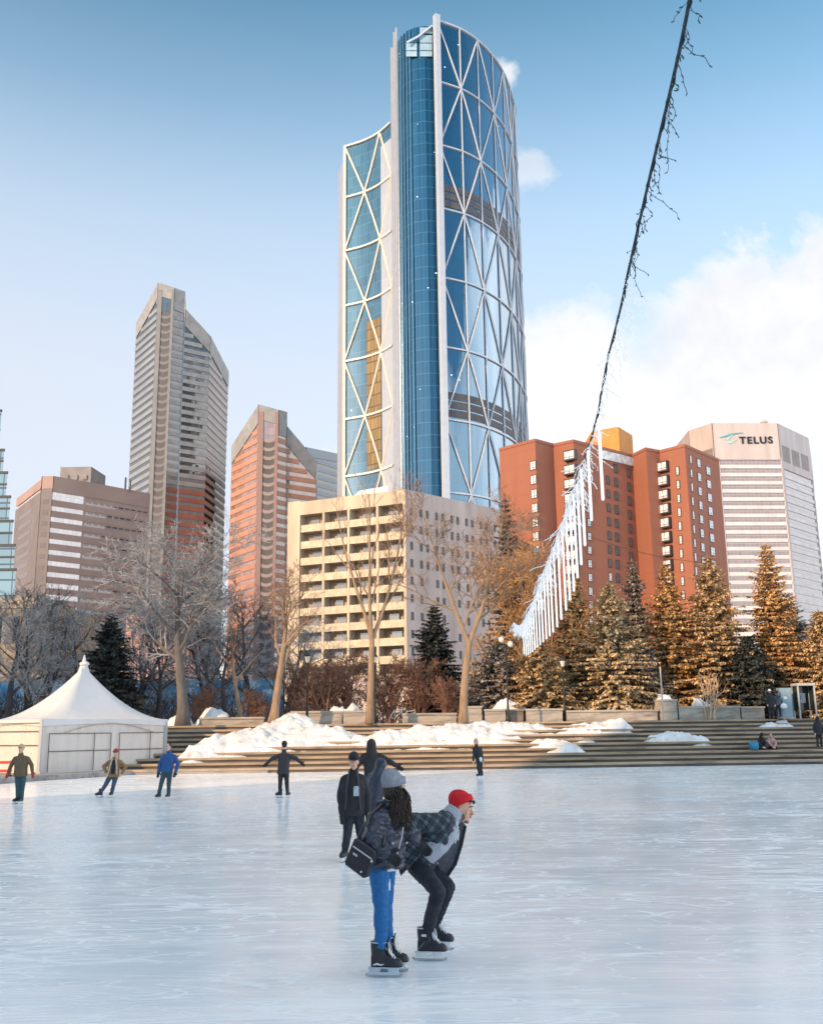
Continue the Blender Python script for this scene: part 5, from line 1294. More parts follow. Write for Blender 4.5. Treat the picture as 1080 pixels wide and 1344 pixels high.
def person(label, base, J, jacket, pants, fwd, face_f=None, hat=None, gloves=None, hair=None, voxel=.013, bulk=1.0, hem=.10, hemw=None, skates='black', detail=False, group=None, zg=0.0, footf=None, mouth=False, curl=.5, wr=None, feet=True, extra=None, jname='jacket', arms_bulk=1.0, leg=1.0, sc=1.0):
    if not isinstance(base, Vector): base = G(*base)
    Y = base.y; root = thing('person', label, 'person', base, group)
    K = {k: P(v[0], v[1], Y + (v[2] if len(v) > 2 else 0)) for k, v in J.items() if k not in ('fa', 'fb', 'ga', 'gb')}
    hd, nk, sa, sb_ = K['head'], K['neck'], K['sa'], K['sb']; ch = K['chest']; pe = K['pelvis']
    S = (sb_ - sa).normalized(); f = Vector(face_f or fwd).normalized(); bf = Vector(fwd).normalized()
    # body: one surface
    mb = MB(); r, ff, u = head_shape(mb, hd, f)
    nb = (sa + sb_) / 2
    mb.cone(hd - u * .06 - ff * .015, nk, .054, .058); mb.cone(nk, nb, .06, .075)
    def spine(ws):
        rg = []
        for c, w, d in ws:
            t = (nb - pe).normalized(); fv = S.cross(t).normalized(); fv = fv if fv.dot(bf) > 0 else -fv
            rg.append(ring(c, S, fv, w, d))
        return rg
    wm_ = (pe + ch) / 2; tz = (pe - ch).normalized(); shw = (sb_ - sa).length / 2
    mb.rings(spine([(pe + tz * .06, .13, .09), (pe, .155, .105), (wm_, .135, .095), (ch, .155, .11), (lerp(ch, nb, .7), max(.10, shw * .85), .09), (nb + (nb - ch).normalized() * .03, .06, .06)]))
    for q in 'ab':
        s_ = K['s' + q].lerp(nb, .2) - (nb - ch).normalized() * .035; limb(mb, s_, K['e' + q], K['w' + q], .05, .04, .028)
        if not gloves: hand(mb, K['w' + q], K['e' + q], curl)
        limb(mb, K['h' + q], K['k' + q], K['n' + q], .080, .050, .034)
    add_re(mb, 'body', skin_m, root, voxel, 1)
    if detail or hair != 'back': face(root, hd, f, detail, mouth)
    # trousers
    mb = MB(); mb.rings(spine([(pe + tz * .10, .13 * leg, .10), (pe + tz * .02, .165, .125), (pe - tz * .10, .15, .115)]))
    for q in 'ab': limb(mb, K['h' + q], K['k' + q], K['n' + q] + (K['k' + q] - K['n' + q]).normalized() * .045, .098 * leg, .070 * leg, .058 * leg)
    add_re(mb, 'trousers', pants, root, voxel, 2, wr and (wr[0] * .45, wr[1] * 1.2))
    # jacket
    mb = MB(); b = bulk; hw = hemw or .19
    mb.rings(spine([(pe + tz * hem, hw * b, .145 * b), (pe + tz * hem * .3, hw * b, .145 * b), (wm_, .178 * b, .140 * b), (ch, .190 * b, .150 * b), (lerp(ch, nb, .75), max(.13, shw * .95) * (b * .5 + .5), .115 * b), (nb + (nb - ch).normalized() * .045, .085, .085)]))
    for q in 'ab':
        ab = arms_bulk; w_ = K['w' + q]; e_ = K['e' + q]
        s_ = K['s' + q].lerp(nb, .16) - (nb - ch).normalized() * .030; mb.cone(nb + (nb - ch).normalized() * .0, s_, .088, .074 * ab)
        limb(mb, s_, e_, w_ - (w_ - e_).normalized() * .01, .074 * ab, .064 * ab, .050 * ab)
    mb.cone(nk - (nk - nb) * .2, nk + (hd - nk).normalized() * .0, .078, .082)
    jk = add_re(mb, jname, jacket, root, voxel, 2, wr)
    if gloves:
        for q in 'ab':
            mb = MB(); hand(mb, K['w' + q] - (K['w' + q] - K['e' + q]).normalized() * .0, K['e' + q], curl, 1.08, None, .006); mb.cone(K['w' + q] - (K['w' + q] - K['e' + q]).normalized() * .05, K['w' + q] + (K['w' + q] - K['e' + q]).normalized() * .02, .042, .036); add_re(mb, 'glove', gloves, root, min(voxel, .009), 1)
    if feet:
        for q in 'ab': skate(root, K['n' + q], (J.get('f' + q) or footf or fwd), (J.get('g' + q, zg)), skates, detail)
    if hat:
        k_, hm = hat[0], hat[1]
        if k_ == 'beanie': beanie(root, hd, f, hm, *(hat[2:] if len(hat) > 2 else ()))
        elif k_ == 'cap':
            h = beanie(root, hd, f, hm, .12, 0, False, 'cap'); mb = MB(); mb.rings([ring(hd + u * .062 + ff * d_ - u * d_ * .15, r, u, w, .006, 12) for d_, w in ((.06, .075), (.12, .07), (.155, .05), (.17, .02))]); mb.build('visor', [hm], h, smooth=True)
        elif k_ == 'hood':
            mb = MB(); mb.ell(hd + u * .02 - ff * .02, (.108, .122, .135), (r, ff, u), 16, 10); mb.cone(hd - u * .03 - ff * .02, nb - (nb - ch) * .1, .108, .135); add_re(mb, 'hood', hm, root, voxel, 2)
    if hair in ('short_dark', 'blond', 'back'):
        mb = MB(); mb.ell(hd + u * .035 - ff * .022, (.086, .096, .094), (r, ff, u), 16, 10)
        if hair == 'blond': mb.ell(hd - u * .04 - ff * .06, (.075, .05, .10), (r, ff, u))
        mb.build('hair', [hair_b if hair == 'blond' else hair_d], root, smooth=True)
    if extra: extra(root, K, dict(r=r, f=ff, u=u, S=S, bf=bf, nb=nb, tz=tz))
    return root, K

navy = simple('nylon_navy', (.030, .037, .062), .27, .3, 6, .55, 22, .012); blackc = simple('cloth_black', (.018, .019, .024), .7, .3, 8, .3, 60, .004); jean_blk = simple('denim_black', (.022, .026, .038), .8, .5, 9, .5, 40, .006); legging = simple('legging_blue', (.004, .115, .33), .6, .2, 7, .35, 40, .005)
knit_grey = simple('knit_grey', (.24, .26, .31), .9, .25, 20, .8, 60, .008, stretch=(3, 3, .6)); knit_red = simple('knit_red', (.62, .012, .022), .85, .15, 20, .7, 60, .006, stretch=(3, 3, .6)); fleece = simple('fleece_grey', (.36, .38, .44), .9, .12, 25, .4, 90, .003)
jean_blue = simple('denim_blue', (.05, .08, .13), .8, .3, 10); khaki = simple('cloth_khaki', (.13, .095, .06), .85, .2, 8); tan_coat = simple('coat_tan', (.28, .15, .065), .85, .25, 8); blue_j = simple('jacket_blue', (.015, .075, .24), .6, .15, 6); redc = simple('cloth_red', (.40, .05, .04), .8, .15, 8); teal_j = simple('denim_teal', (.03, .07, .085), .8, .2, 8); pinkc = simple('cloth_pink', (.45, .26, .24), .85, .2, 8); whitec = simple('cloth_white', (.7, .7, .72), .8, .08, 6); leather = simple('leather_black', (.022, .022, .03), .38, .2, 20, .2, 120, .002); lining = simple('lining_grey', (.075, .08, .10), .85, .3, 20)
def plaid_mat():
    m = bpy.data.materials.new('plaid'); nt = NT(m); b = bsdf(nt); tc = nt('TexCoord')
    mp = nt.mapping(tc.outputs['Object'], (1, 1, 1), (R(0), R(52), 0)); sp_ = nt('SeparateXYZ'); nt.link(mp, sp_.inputs[0])
    def band(s, w, duty): return nt.math('LESS_THAN', nt.math('FRACT', nt.math('DIVIDE', s, w)), duty)
    a = nt.math('ADD', sp_.outputs[0], nt.math('MULTIPLY', sp_.outputs[1], .55)); c = nt.math('SUBTRACT', sp_.outputs[2], nt.math('MULTIPLY', sp_.outputs[1], .3))
    k = nt.math('ADD', band(a, .085, .42), band(c, .085, .42)); th = nt.math('MAXIMUM', band(nt.math('ADD', a, .03), .085, .07), band(nt.math('ADD', c, .03), .085, .07))
    col = nt.ramp(nt.math('DIVIDE', k, 2), [(0, (.016, .018, .024)), (.5, (.045, .065, .085)), (1, (.12, .16, .19))]); col = nt.mix(nt.math('MULTIPLY', th, .3), col, (.15, .18, .2))
    col = nt.mix(nt.math('MULTIPLY', nt.noise(tc.outputs['Object'], 25, 4), .5), col, (.02, .025, .035)); nt.link(col, b.inputs['Base Color']); b.inputs['Roughness'].default_value = .9; return m
plaid = plaid_mat()

# ---- woman in front, seen from behind her right shoulder
def woman_extra(root, K, A):
    r, f, u, S, tz = A['r'], A['f'], A['u'], A['S'], A['tz']; hd = K['head']
    mb = MB(); rnd = random.Random(5)
    mb.ell(hd - u * .01 - f * .02, (.088, .098, .10), (r, f, u)); hr = mb.build('hair', [hair_d], root, smooth=True)
    mb = MB()
    for k in range(90):
        a = rnd.uniform(.75, 2.3); side = math.sin(a); bk = -math.cos(a)
        p = hd + r * (.086 * side) + f * (.088 * bk) + u * rnd.uniform(-.05, .02); L = rnd.uniform(.16, .35)
        pts = [p]; ph = rnd.uniform(0, 6)
        for i in range(1, 7):
            t = i / 6; o = (r * side + f * bk) * (.05 * math.sin(min(1, t * 2.2) * math.pi / 2)); w = .012 * math.sin(t * 8 + ph) + .02 * t * math.sin(ph * 3)
            pts.append(p + o * .9 - u * L * t + r * w + f * w * .6 + Vector((.03 * t, -.02 * t, 0)))
        mb.tube(pts, [.006, .007, .007, .006, .005, .004, .002], 4)
    mb.build('hair_strands', [hair_d], hr, smooth=True)
    mb = MB(); nk = K['neck']; mb.rings([ring(nk + Vector((0, 0, z)), A['S'], A['bf'], w, d, 20, 1) for z, w, d in ((-.07, .130, .125), (-.02, .122, .118), (.05, .110, .112), (.056, .09, .09), (-.05, .08, .08))], cap=False); mb.build('rib_collar', [simple('rib_dark', (.035, .037, .045), .9, .3, 30, .8, 90, .004, stretch=(4, 4, .4))], root, smooth=True)
    # white shirt hem and zip, cuff pocket stud
    mb = MB(); pe = K['pelvis']; mb.rings([ring(pe + Vector((-.01, -.005, h)), Vector((1, 0, 0)), Vector((0, 1, 0)), w, .125, 18) for h, w in ((-.085, .150), (-.04, .165), (.03, .16))]); mb.build('shirt_hem', [whitec], root, smooth=True)
    mb = MB(); q = [P(517, 1133, WL[root].y - .22), P(522, 1118, WL[root].y - .25), P(527, 1100, WL[root].y - .24), P(529, 1086, WL[root].y - .18)]; mb.tube(q, .006, 5); mb.build('zip', [m_steel], root)
    mb = MB(); p = P(515, 1107, WL[root].y - .27); mb.ell(p, .011, None, 8, 6); mb.build('stud', [m_steel], root)
    mb = MB(); p = P(511, 1160, WL[root].y - .03); mb.obox(p + Vector((.0, -.06, 0)), (.007, .004, 0), (.003, .004, 0), (0, 0, .045)); mb.build('legging_print', [whitec], root)
woman, KW = person('woman in grey beanie, dark bomber jacket and blue leggings holding the bent man', (507, 1281.5),
    dict(head=(517, 1036), neck=(510, 1060), sa=(494, 1071, -.16), sb=(524, 1067, .14), chest=(507, 1088), pelvis=(503, 1128), ea=(489, 1104, -.26), wa=(507, 1119, -.33), eb=(533, 1090, .02), wb=(546, 1103, .0),
         ha=(498, 1142, -.07), hb=(506, 1142, .08), ka=(500, 1190, -.08), kb=(505, 1190, .09), na=(500, 1247, -.03), nb=(508.5, 1241, .16), fa=(1, -.1, 0), fb=(1, -.12, 0)),
    navy, legging, (.82, .55, 0), (.72, .68, -.12), hat=('beanie', knit_grey, .30, .06, True, 'beanie', .02), gloves=blackc, hair='back', voxel=.0075, bulk=1.16, hem=.045, hemw=.165, skates='blueholder', detail=True, wr=(.013, 10), extra=woman_extra, arms_bulk=1.22, leg=.92, curl=.7)
def bag():
    Y = WL[woman].y - .34; c = [P(468, 1098, Y + .05), P(497, 1118, Y), P(481, 1154, Y), P(453, 1133, Y + .06)]
    root = thing('shoulder_bag', 'black square shoulder bag hanging at the hip of the woman in blue leggings', 'bag', sum(c, Vector()) / 4 - Vector((0, 0, .12)))
    n = (c[1] - c[0]).cross(c[3] - c[0]).normalized(); n = n if n.y < 0 else -n
    mb = MB(); pts = []
    for a, b in ((0, 1), (1, 2), (2, 3), (3, 0)):
        for t in (.08, .5, .92): pts.append(c[a].lerp(c[b], t))
    mb.rings([[p * 1 + (sum(c, Vector()) / 4 - p) * k + n * d for p in pts] for k, d in ((.1, -.05), (0, -.04), (0, .04), (.1, .05))]); b = mb.build('bag_body', [leather], root)
    mb = MB(); a, e = c[0].lerp(c[3], .30), c[1].lerp(c[2], .30); mb.tube([a.lerp(e, .08) + n * .052, a.lerp(e, .92) + n * .052], .007, 5); mb.build('zip', [m_steel], root)
    mb = MB(); p = c[0].lerp(c[3], .5).lerp(c[1].lerp(c[2], .5), .28) + n * .053; d = (c[1] - c[0]).normalized(); e = (c[3] - c[0]).normalized(); mb.obox(p, d * .022, n * .003, e * .008); mb.build('metal_badge', [m_steel], root)
    mb = MB(); p = c[0].lerp(c[3], .36).lerp(c[1].lerp(c[2], .36), .95) + n * .054; mb.ell(p, .012, None, 8, 6); p = c[0].lerp(c[3], .86).lerp(c[1].lerp(c[2], .86), .75) + n * .054; mb.ell(p, .010, None, 8, 6); mb.build('rivet', [m_steel], root)
    mb = MB(); Yw = WL[woman].y
    mb.tube([c[0].lerp(c[1], .1), P(478, 1085, Yw - .28), P(486, 1068, Yw - .22), P(500, 1056, Yw - .12), P(512, 1064, Yw + .10)], .013, 6); mb.build('strap', [leather], root)
    mb = MB(); mb.tube([c[1], P(503, 1108, Yw - .36), P(505, 1096, Yw - .34)], .012, 6); mb.build('strap', [leather], root)
bag()
# ---- man bending forward
def man_extra(root, K, A):
    r, f, u, S, bf = A['r'], A['f'], A['u'], A['S'], A['bf']; hd = K['head']; Y = WL[root].y
    mb = MB()
    for sg in (-1, 1):
        mb.ell(hd + r * .053 * sg + f * .022 - u * .066, (.009, .036, .036), (r, f, u)); 
    mb.ell(hd + f * .066 - u * .104, (.034, .029, .021), (r, f, u)); bd = mb.build('beard', [beard_m], root, smooth=True)
    mb = MB(); mb.ell(hd + f * .098 - u * .036, (.026, .008, .006), (r, f, u)); mb.build('moustache', [beard_m], root, smooth=True)
    mb = MB(); rnd = random.Random(2)
    for k in range(16):
        x = rnd.uniform(-.06, .06); p = hd + f * .070 + r * x + u * .082; mb.tube([p, p + f * .022 + u * .006, p + f * .040 - u * rnd.uniform(.005, .02)], [.007, .006, .002], 5)
    mb.ell(hd - f * .05 + u * .0, (.080, .06, .05), (r, f, u)); mb.build('hair', [hair_d], root, smooth=True)
    # grey hood round the neck, hoodie front, strings
    mb = MB(); nk = K['neck']
    mb.rings([ring(p, S, v, w, d, 18) for p, v, w, d in ((P(583, 1086, Y), Vector((.75, 0, -.65)), .125, .085), (P(592, 1073, Y), Vector((.8, 0, -.6)), .128, .095), (P(597, 1065, Y), Vector((.8, 0, -.6)), .112, .088), (P(601, 1060, Y), Vector((.8, 0, -.6)), .09, .07))]); add_re(mb, 'hoodie_hood', fleece, root, .009, 2, (.006, 12))
    mb = MB(); q = [(599, 1078), (597, 1092), (583, 1108), (563, 1126)]; wd = [.09, .125, .125, .10]
    mb.rings([ring(P(x, y, Y), S, Vector((.62, 0, -.78)), w, d, 18) for (x, y), w, d in zip([(595, 1076), (589, 1087), (576, 1103), (560, 1122)], [.10, .165, .178, .160], [.07, .115, .122, .10])]); add_re(mb, 'hoodie_front', fleece, root, .009, 2, (.004, 9))
    for dx, dy in ((-.20, 0), (-.16, 4)):
        mb = MB(); mb.tube([P(599, 1078, Y + dx + .03), P(602, 1092, Y + dx), P(601 - dy, 1103 + dy, Y + dx - .01)], .0042, 5); mb.build('drawstring', [lace_m], root)
    # open jacket fronts hanging down
    def flap(pts, mat, name, dy, thick=.02):
        mb = MB(); top = [P(x, y, Y + d) for x, y, d in pts]; n = len(top); a = mb.vs(top); b = mb.vs([p + Vector((.004, thick, 0)) for p in top])
        mb.face(range(a, a + n)); mb.face(list(range(b, b + n))[::-1])
        for i in range(n): mb.face((a + i, b + i, b + (i + 1) % n, a + (i + 1) % n))
        return mb.build(name, [mat], root)
    flap([(607, 1078, .10), (612, 1086, .10), (606, 1108, .12), (598, 1134, .14), (589, 1148, .14), (579, 1147, .12), (573, 1128, .08), (585, 1112, .06), (598, 1094, .06)], lining, 'jacket_front', 0)
    mb = MB(); mb.tube([P(611, 1084, Y + .08), P(606, 1108, Y + .1), P(598, 1134, Y + .12), (P(588, 1149, Y + .12))], .012, 6); mb.build('front_band', [blackc], root)
    flap([(541, 1098, -.20), (560, 1106, -.22), (556, 1118, -.21), (543, 1132, -.19), (526, 1150, -.14), (521, 1135, -.12), (527, 1117, -.14)], plaid, 'jacket_tail', 0, .05)
man, KM = person('man in red beanie and dark plaid jacket bending forward on hockey skates', (565, 1260),
    dict(head=(606, 1061), neck=(596, 1074), sa=(585, 1077, -.19), sb=(591, 1073, .19), chest=(574, 1094), pelvis=(551, 1128, .10), ea=(541, 1079, -.26), wa=(521, 1097, -.10), eb=(566, 1108, .28), wb=(544, 1112, .18),
         ha=(547, 1136, .0), hb=(556, 1134, .20), ka=(575, 1170, -.24), kb=(588, 1164, .12), na=(560, 1225, -.03), nb=(570, 1212, .26), fa=(1, -.12, 0), fb=(1, -.25, 0), gb=.03),
    plaid, jean_blk, (.85, -.15, -.5), (.95, -.22, -.22), hat=('beanie', knit_red, .72, .02, True, 'beanie', .015), voxel=.0075, bulk=1.0, hem=.04, skates='trim', detail=True, wr=(.010, 11), extra=man_extra, mouth=True, arms_bulk=1.22, leg=.98)

# ---- skaters behind them
def p3_extra(root, K, A):
    Y = WL[root].y
    mb = MB(); mb.rings([ring(c, A['S'], A['bf'], w, d) for c, w, d in ((K['pelvis'], .085, .155), (K['chest'], .085, .170), (K['neck'] - Vector((0, 0, .06)), .06, .13))]); mb.build('shirt', [blackc], root, smooth=True)
    mb = MB(); p = P(467.5, 1039, Y - .19); mb.obox(p, (.042, 0, 0), (0, .02, 0), (0, 0, .068)); mb.ell(p + Vector((0, 0, .068)), (.042, .02, .02)); mb.build('pouch', [simple('pouch_silver', (.42, .45, .48), .35, .3, 12)], root)
    for dx in (-.12, .12): mb = MB(); mb.tube([K['neck'] + Vector((dx * .55, -.10, .02)), K['chest'] + Vector((dx * .8, -.178, .05)), K['pelvis'] + Vector((dx, -.165, 0))], .012, 5); mb.build('lapel_edge', [simple('edge_grey', (.06, .06, .07), .6)] if dx < 0 else [bpy.data.materials['edge_grey']], root)
person('man in black cap and open black parka with silver pouch on his chest skating forward', (457, 1131),
    dict(head=(464.5, 1000), neck=(464, 1013), sa=(450, 1021), sb=(477, 1020), chest=(464, 1033), pelvis=(464, 1062), ea=(447, 1044), wa=(449, 1068, -.1), eb=(482, 1042), wb=(483, 1064, -.05), ha=(458, 1068), hb=(471, 1068), ka=(456, 1095, -.06), kb=(473, 1093), na=(452.5, 1117, 0), nb=(478, 1116, .35), fa=(-.3, -1, 0)),
    blackc, jean_blk, (-.05, -1, 0), (.05, -1, -.05), hat=('cap', blackc), voxel=.011, bulk=1.08, hem=.10, detail=False, gloves=blackc, hair='short_dark', extra=p3_extra, wr=(.006, 9))
person('hooded skater in dark brown jacket seen from behind with one arm out', (487, 1087),
    dict(head=(487.5, 979), neck=(488, 989), sa=(475.5, 991), sb=(500.5, 991), chest=(488, 1000), pelvis=(489, 1024), ea=(469, 1004), wa=(465, 1013), eb=(512, 1000), wb=(520, 1005), ha=(484, 1027), hb=(494, 1027), ka=(483, 1048), kb=(495, 1048), na=(483, 1075), nb=(496, 1075)),
    simple('jacket_brownblack', (.032, .026, .030), .75, .2, 8), jean_blue, (.05, 1, 0), hat=('hood', bpy.data.materials['jacket_brownblack']), hair='back', voxel=.013, hem=-.02, gloves=blackc)
person('skater in navy hooded jacket leaning, half hidden behind the grey beanie', (486, 1100),
    dict(head=(501, 1005), neck=(497, 1014), sa=(486, 1017, .1), sb=(506, 1016, -.1), chest=(494, 1030), pelvis=(489, 1057), ea=(483, 1040), wa=(482, 1056), eb=(508, 1038), wb=(512, 1050), ha=(485, 1060), hb=(493, 1060), ka=(486, 1076), kb=(495, 1076), na=(484, 1090), nb=(497, 1090)),
    navy, jean_blk, (.7, .3, 0), (.85, -.25, 0), hat=('hood', navy), voxel=.013, hem=.06)
person('skater in dark jacket and trousers seen from behind with both arms spread', (371, 1047),
    dict(head=(373.5, 979), neck=(373, 985.5), sa=(364.5, 991), sb=(381.5, 991), chest=(373, 998), pelvis=(372, 1010), ea=(357.5, 995.5), wa=(351.5, 1001), eb=(389, 995.5), wb=(394.5, 1000.5), ha=(369, 1013), hb=(376, 1013), ka=(368, 1027), kb=(376.5, 1027), na=(367.5, 1040.5), nb=(377.5, 1040.5), fa=(-.8, .5, 0), fb=(.3, 1, 0)),
    simple('jacket_charcoal', (.040, .036, .042), .75, .2, 8), blackc, (0, 1, 0), hat=('beanie', blackc, .1, 0, False), hair='back', voxel=.014, hem=.14, gloves=blackc)
person('man in bright blue jacket and black gloves skating beside the tent', (215, 1049),
    dict(head=(221.5, 980.5), neck=(222, 987), sa=(213, 992), sb=(231, 992), chest=(221.5, 999), pelvis=(219, 1012), ea=(210, 1003), wa=(208.5, 1013), eb=(234, 1003), wb=(230.5, 1014, -.15), ha=(216, 1014), hb=(223, 1014), ka=(212, 1028, -.1), kb=(222, 1029), na=(209, 1042), nb=(221.5, 1042), fa=(-.4, -1, 0), fb=(-.2, -1, 0)),
    blue_j, teal_j, (-.1, -1, 0), (-.35, -1, 0), hair='short_dark', voxel=.014, hem=.03, gloves=blackc, bulk=1.05)
def coat_extra(root, K, A):
    mb = MB(); mb.rings([ring(c, A['S'], A['bf'], w, d) for c, w, d in ((K['pelvis'], .10, .16), (K['chest'], .10, .175), (K['neck'] - Vector((0, 0, .05)), .05, .14))]); mb.build('shirt', [blackc], root, smooth=True)
    for s in (-1, 1): mb = MB(); mb.tube([K['neck'] + A['S'] * .06 * s + A['bf'] * .10, K['chest'] + A['S'] * .11 * s + A['bf'] * .165, K['pelvis'] + A['S'] * .14 * s + A['bf'] * .14], .028, 6); mb.build('fur_trim', [simple('fur_cream', (.5, .42, .33), .9)] if s < 0 else [bpy.data.materials['fur_cream']], root)
person('skater in open tan coat and red hat with hands in pockets', (140, 1046.5),
    dict(head=(152.5, 989), neck=(151, 995.5), sa=(143, 999), sb=(160, 999), chest=(150.5, 1005), pelvis=(149, 1016), ea=(136.5, 1006), wa=(140, 1014, -.1), eb=(165, 1007), wb=(160, 1015, -.1), ha=(145.5, 1018), hb=(152.5, 1018), ka=(139, 1030), kb=(149.5, 1030), na=(132, 1041), nb=(147, 1042), fa=(-.8, -.7, 0), fb=(-.1, -1, 0)),
    tan_coat, jean_blue, (.1, -1, 0), (.1, -1, -.1), hat=('beanie', redc), voxel=.014, hem=.10, bulk=1.02, extra=coat_extra)
person('man in khaki jacket with red gloves and knit hat skating at far left', (25, 1055),
    dict(head=(28.5, 983.5), neck=(28, 990), sa=(19, 994.5), sb=(38.5, 994.5), chest=(28.5, 1001), pelvis=(27.5, 1016), ea=(15, 1005), wa=(11.5, 1014), eb=(42, 1004), wb=(43, 1013), ha=(24, 1019), hb=(31, 1019), ka=(24, 1034), kb=(30, 1034), na=(23.5, 1048), nb=(28.5, 1049), fa=(-.5, -1, 0), fb=(-.2, -1, 0)),
    khaki, teal_j, (0, -1, 0), (-.05, -1, 0), hat=('beanie', simple('knit_straw', (.45, .38, .22), .9, .2, 12)), gloves=redc, voxel=.014, hem=.07, bulk=1.08)
def p10_extra(root, K, A):
    mb = MB(); mb.ell(K['pelvis'] + Vector((.05, -.15, -.02)), (.07, .03, .10)); mb.build('pale_pocket', [whitec], root, smooth=True)
person('fair haired skater in black coat gliding in front of the sunlit steps', (629.5, 1020.5),
    dict(head=(624, 973.5), neck=(625, 978.5), sa=(621, 982, -.1), sb=(631, 981.5, .1), chest=(627, 986), pelvis=(629, 996), ea=(622, 990, -.15), wa=(621, 998, -.2), eb=(632, 990), wb=(633, 998), ha=(628, 998, -.08), hb=(631, 998, .08), ka=(627.5, 1008, -.08), kb=(631, 1007.5), na=(629.5, 1016.2), nb=(631.5, 1016), fa=(-.9, -.4, 0), fb=(-.9, -.4, 0)),
    blackc, blackc, (-.75, -.6, 0), (-.85, -.5, -.2), hair='blond', voxel=.015, hem=.12, bulk=.95, extra=p10_extra)
# ---- people on the steps
def on_top(x, y): p = P(x, y, 61.5); p.z = TZ; return p
sp_ = lambda x, y: on_steps(x, y)
def std(b, h=1.72, fw=1, arms=.0):
    """standing figure of height h at point b, as picture coordinates"""
    Yb = b.y; k = {}
    def a(n, x, z, dy=0): q = proj(Vector((b.x + x, Yb + dy, b.z + z * h))); k[n] = (q[0], q[1], dy)
    a('head', 0, .925); a('neck', 0, .86); a('sa', -.19, .80); a('sb', .19, .80); a('chest', 0, .72); a('pelvis', 0, .54); a('ea', -.25, .64); a('wa', -.24, .50, -.08 * fw); a('eb', .25, .64); a('wb', .24, .50, -.08 * fw)
    a('ha', -.09, .52); a('hb', .09, .52); a('ka', -.10, .28); a('kb', .10, .28); a('na', -.11, .06); a('nb', .11, .06); return k
b = on_top(1012.5, 943); person('standing person in long black coat and white hat at the top of the steps', b, std(b, 1.75), blackc, blackc, (.5, .8, 0), hat=('beanie', whitec), voxel=.016, hem=.32, hair='back', skates='none', feet=False)
b = on_top(1022, 943); pb_, kb_ = person('standing person in navy coat holding a white bag at the top of the steps', b, std(b, 1.66), navy, blackc, (.3, .9, 0), hat=('beanie', blackc), voxel=.016, hem=.12, hair='back', feet=False)
c = kb_['wb'] + Vector((.02, -.16, .02)); t = thing('carrier_bag', 'white bag in the hand of the person in navy coat', 'bag', c - Vector((0, 0, .28)))
mb = MB(); mb.rings([ring(c + Vector((0, 0, z)), Vector((1, 0, 0)), Vector((0, 1, 0)), w, d, 14, .7) for z, w, d in ((-.26, .12, .08), (-.24, .18, .11), (-.12, .21, .13), (.0, .16, .09), (.06, .05, .03))]); mb.build('sack', [whitec], t, smooth=True)
mb = MB(); mb.tube([c + Vector((-.03, 0, .05)), c + Vector((0, 0, .12)), c + Vector((.03, 0, .05))], .012, 5); mb.build('handle', [whitec], t)
b = sp_(1076, 987); person('person in black standing on the steps at the right edge', b, std(b, 1.78), blackc, blackc, (-.4, .8, 0), hat=('hood', blackc), voxel=.016, hem=.2, hair='back', feet=False)
def seated(b, lean=.12, face_x=-.2):
    k = {}; Yb = b.y
    def a(n, x, z, dy=0): q = proj(Vector((b.x + x, Yb + dy, b.z + z))); k[n] = (q[0], q[1], dy)
    a('head', lean * .6, .80, -.22); a('neck', lean * .3, .68, -.12); a('sa', -.18, .58, -.06); a('sb', .18, .58, -.06); a('chest', 0, .44, .0); a('pelvis', 0, .12, .05); a('ea', -.20, .36, -.22); a('wa', -.08, .18, -.42); a('eb', .20, .36, -.22); a('wb', .06, .16, -.42)
    a('ha', -.09, .10, 0); a('hb', .09, .10, 0); a('ka', -.13, .12, -.42); a('kb', .13, .12, -.42); a('na', -.12, -.22, -.46); a('nb', .12, -.22, -.46); k['ga'] = k['gb'] = b.z - RISE * 2; return k
b = sp_(1000, 987); b.y += .1; person('person in black bending over their skates, seated on the lower steps', b, seated(b, .02), blackc, jean_blk, (0, -1, 0), (0, -.8, -.6), hair='short_dark', hat=('hood', blackc), voxel=.016, hem=.0, skates='white')
b = sp_(1013, 986); b.y += .1; person('dark haired person in pinkish jacket seated on the lower steps', b, seated(b, -.1), pinkc, blackc, (0, -1, 0), (-.3, -.9, -.3), hair='short_dark', voxel=.016, hem=.0, skates='white')
b = sp_(988, 990); t = thing('sports_bag', 'blue sports bag on the steps beside the seated pair', 'bag', b)
mb = MB(); mb.rings([ring(b + Vector((x, -.2, .24)), Vector((0, 1, 0)), Vector((0, 0, 1)), w, hh, 12, .7) for x, w, hh in ((-.24, .12, .16), (-.2, .18, .22), (.2, .18, .22), (.24, .12, .16))]); mb.build('sack', [simple('bag_blue', (.03, .22, .38), .6, .15, 6)], t, smooth=True)
mb = MB(); mb.tube([b + Vector((-.12, -.28, .44)), b + Vector((-.08, -.3, .56)), b + Vector((.08, -.3, .56)), b + Vector((.12, -.28, .44))], .015, 5); mb.build('handle', [m_dark], t)
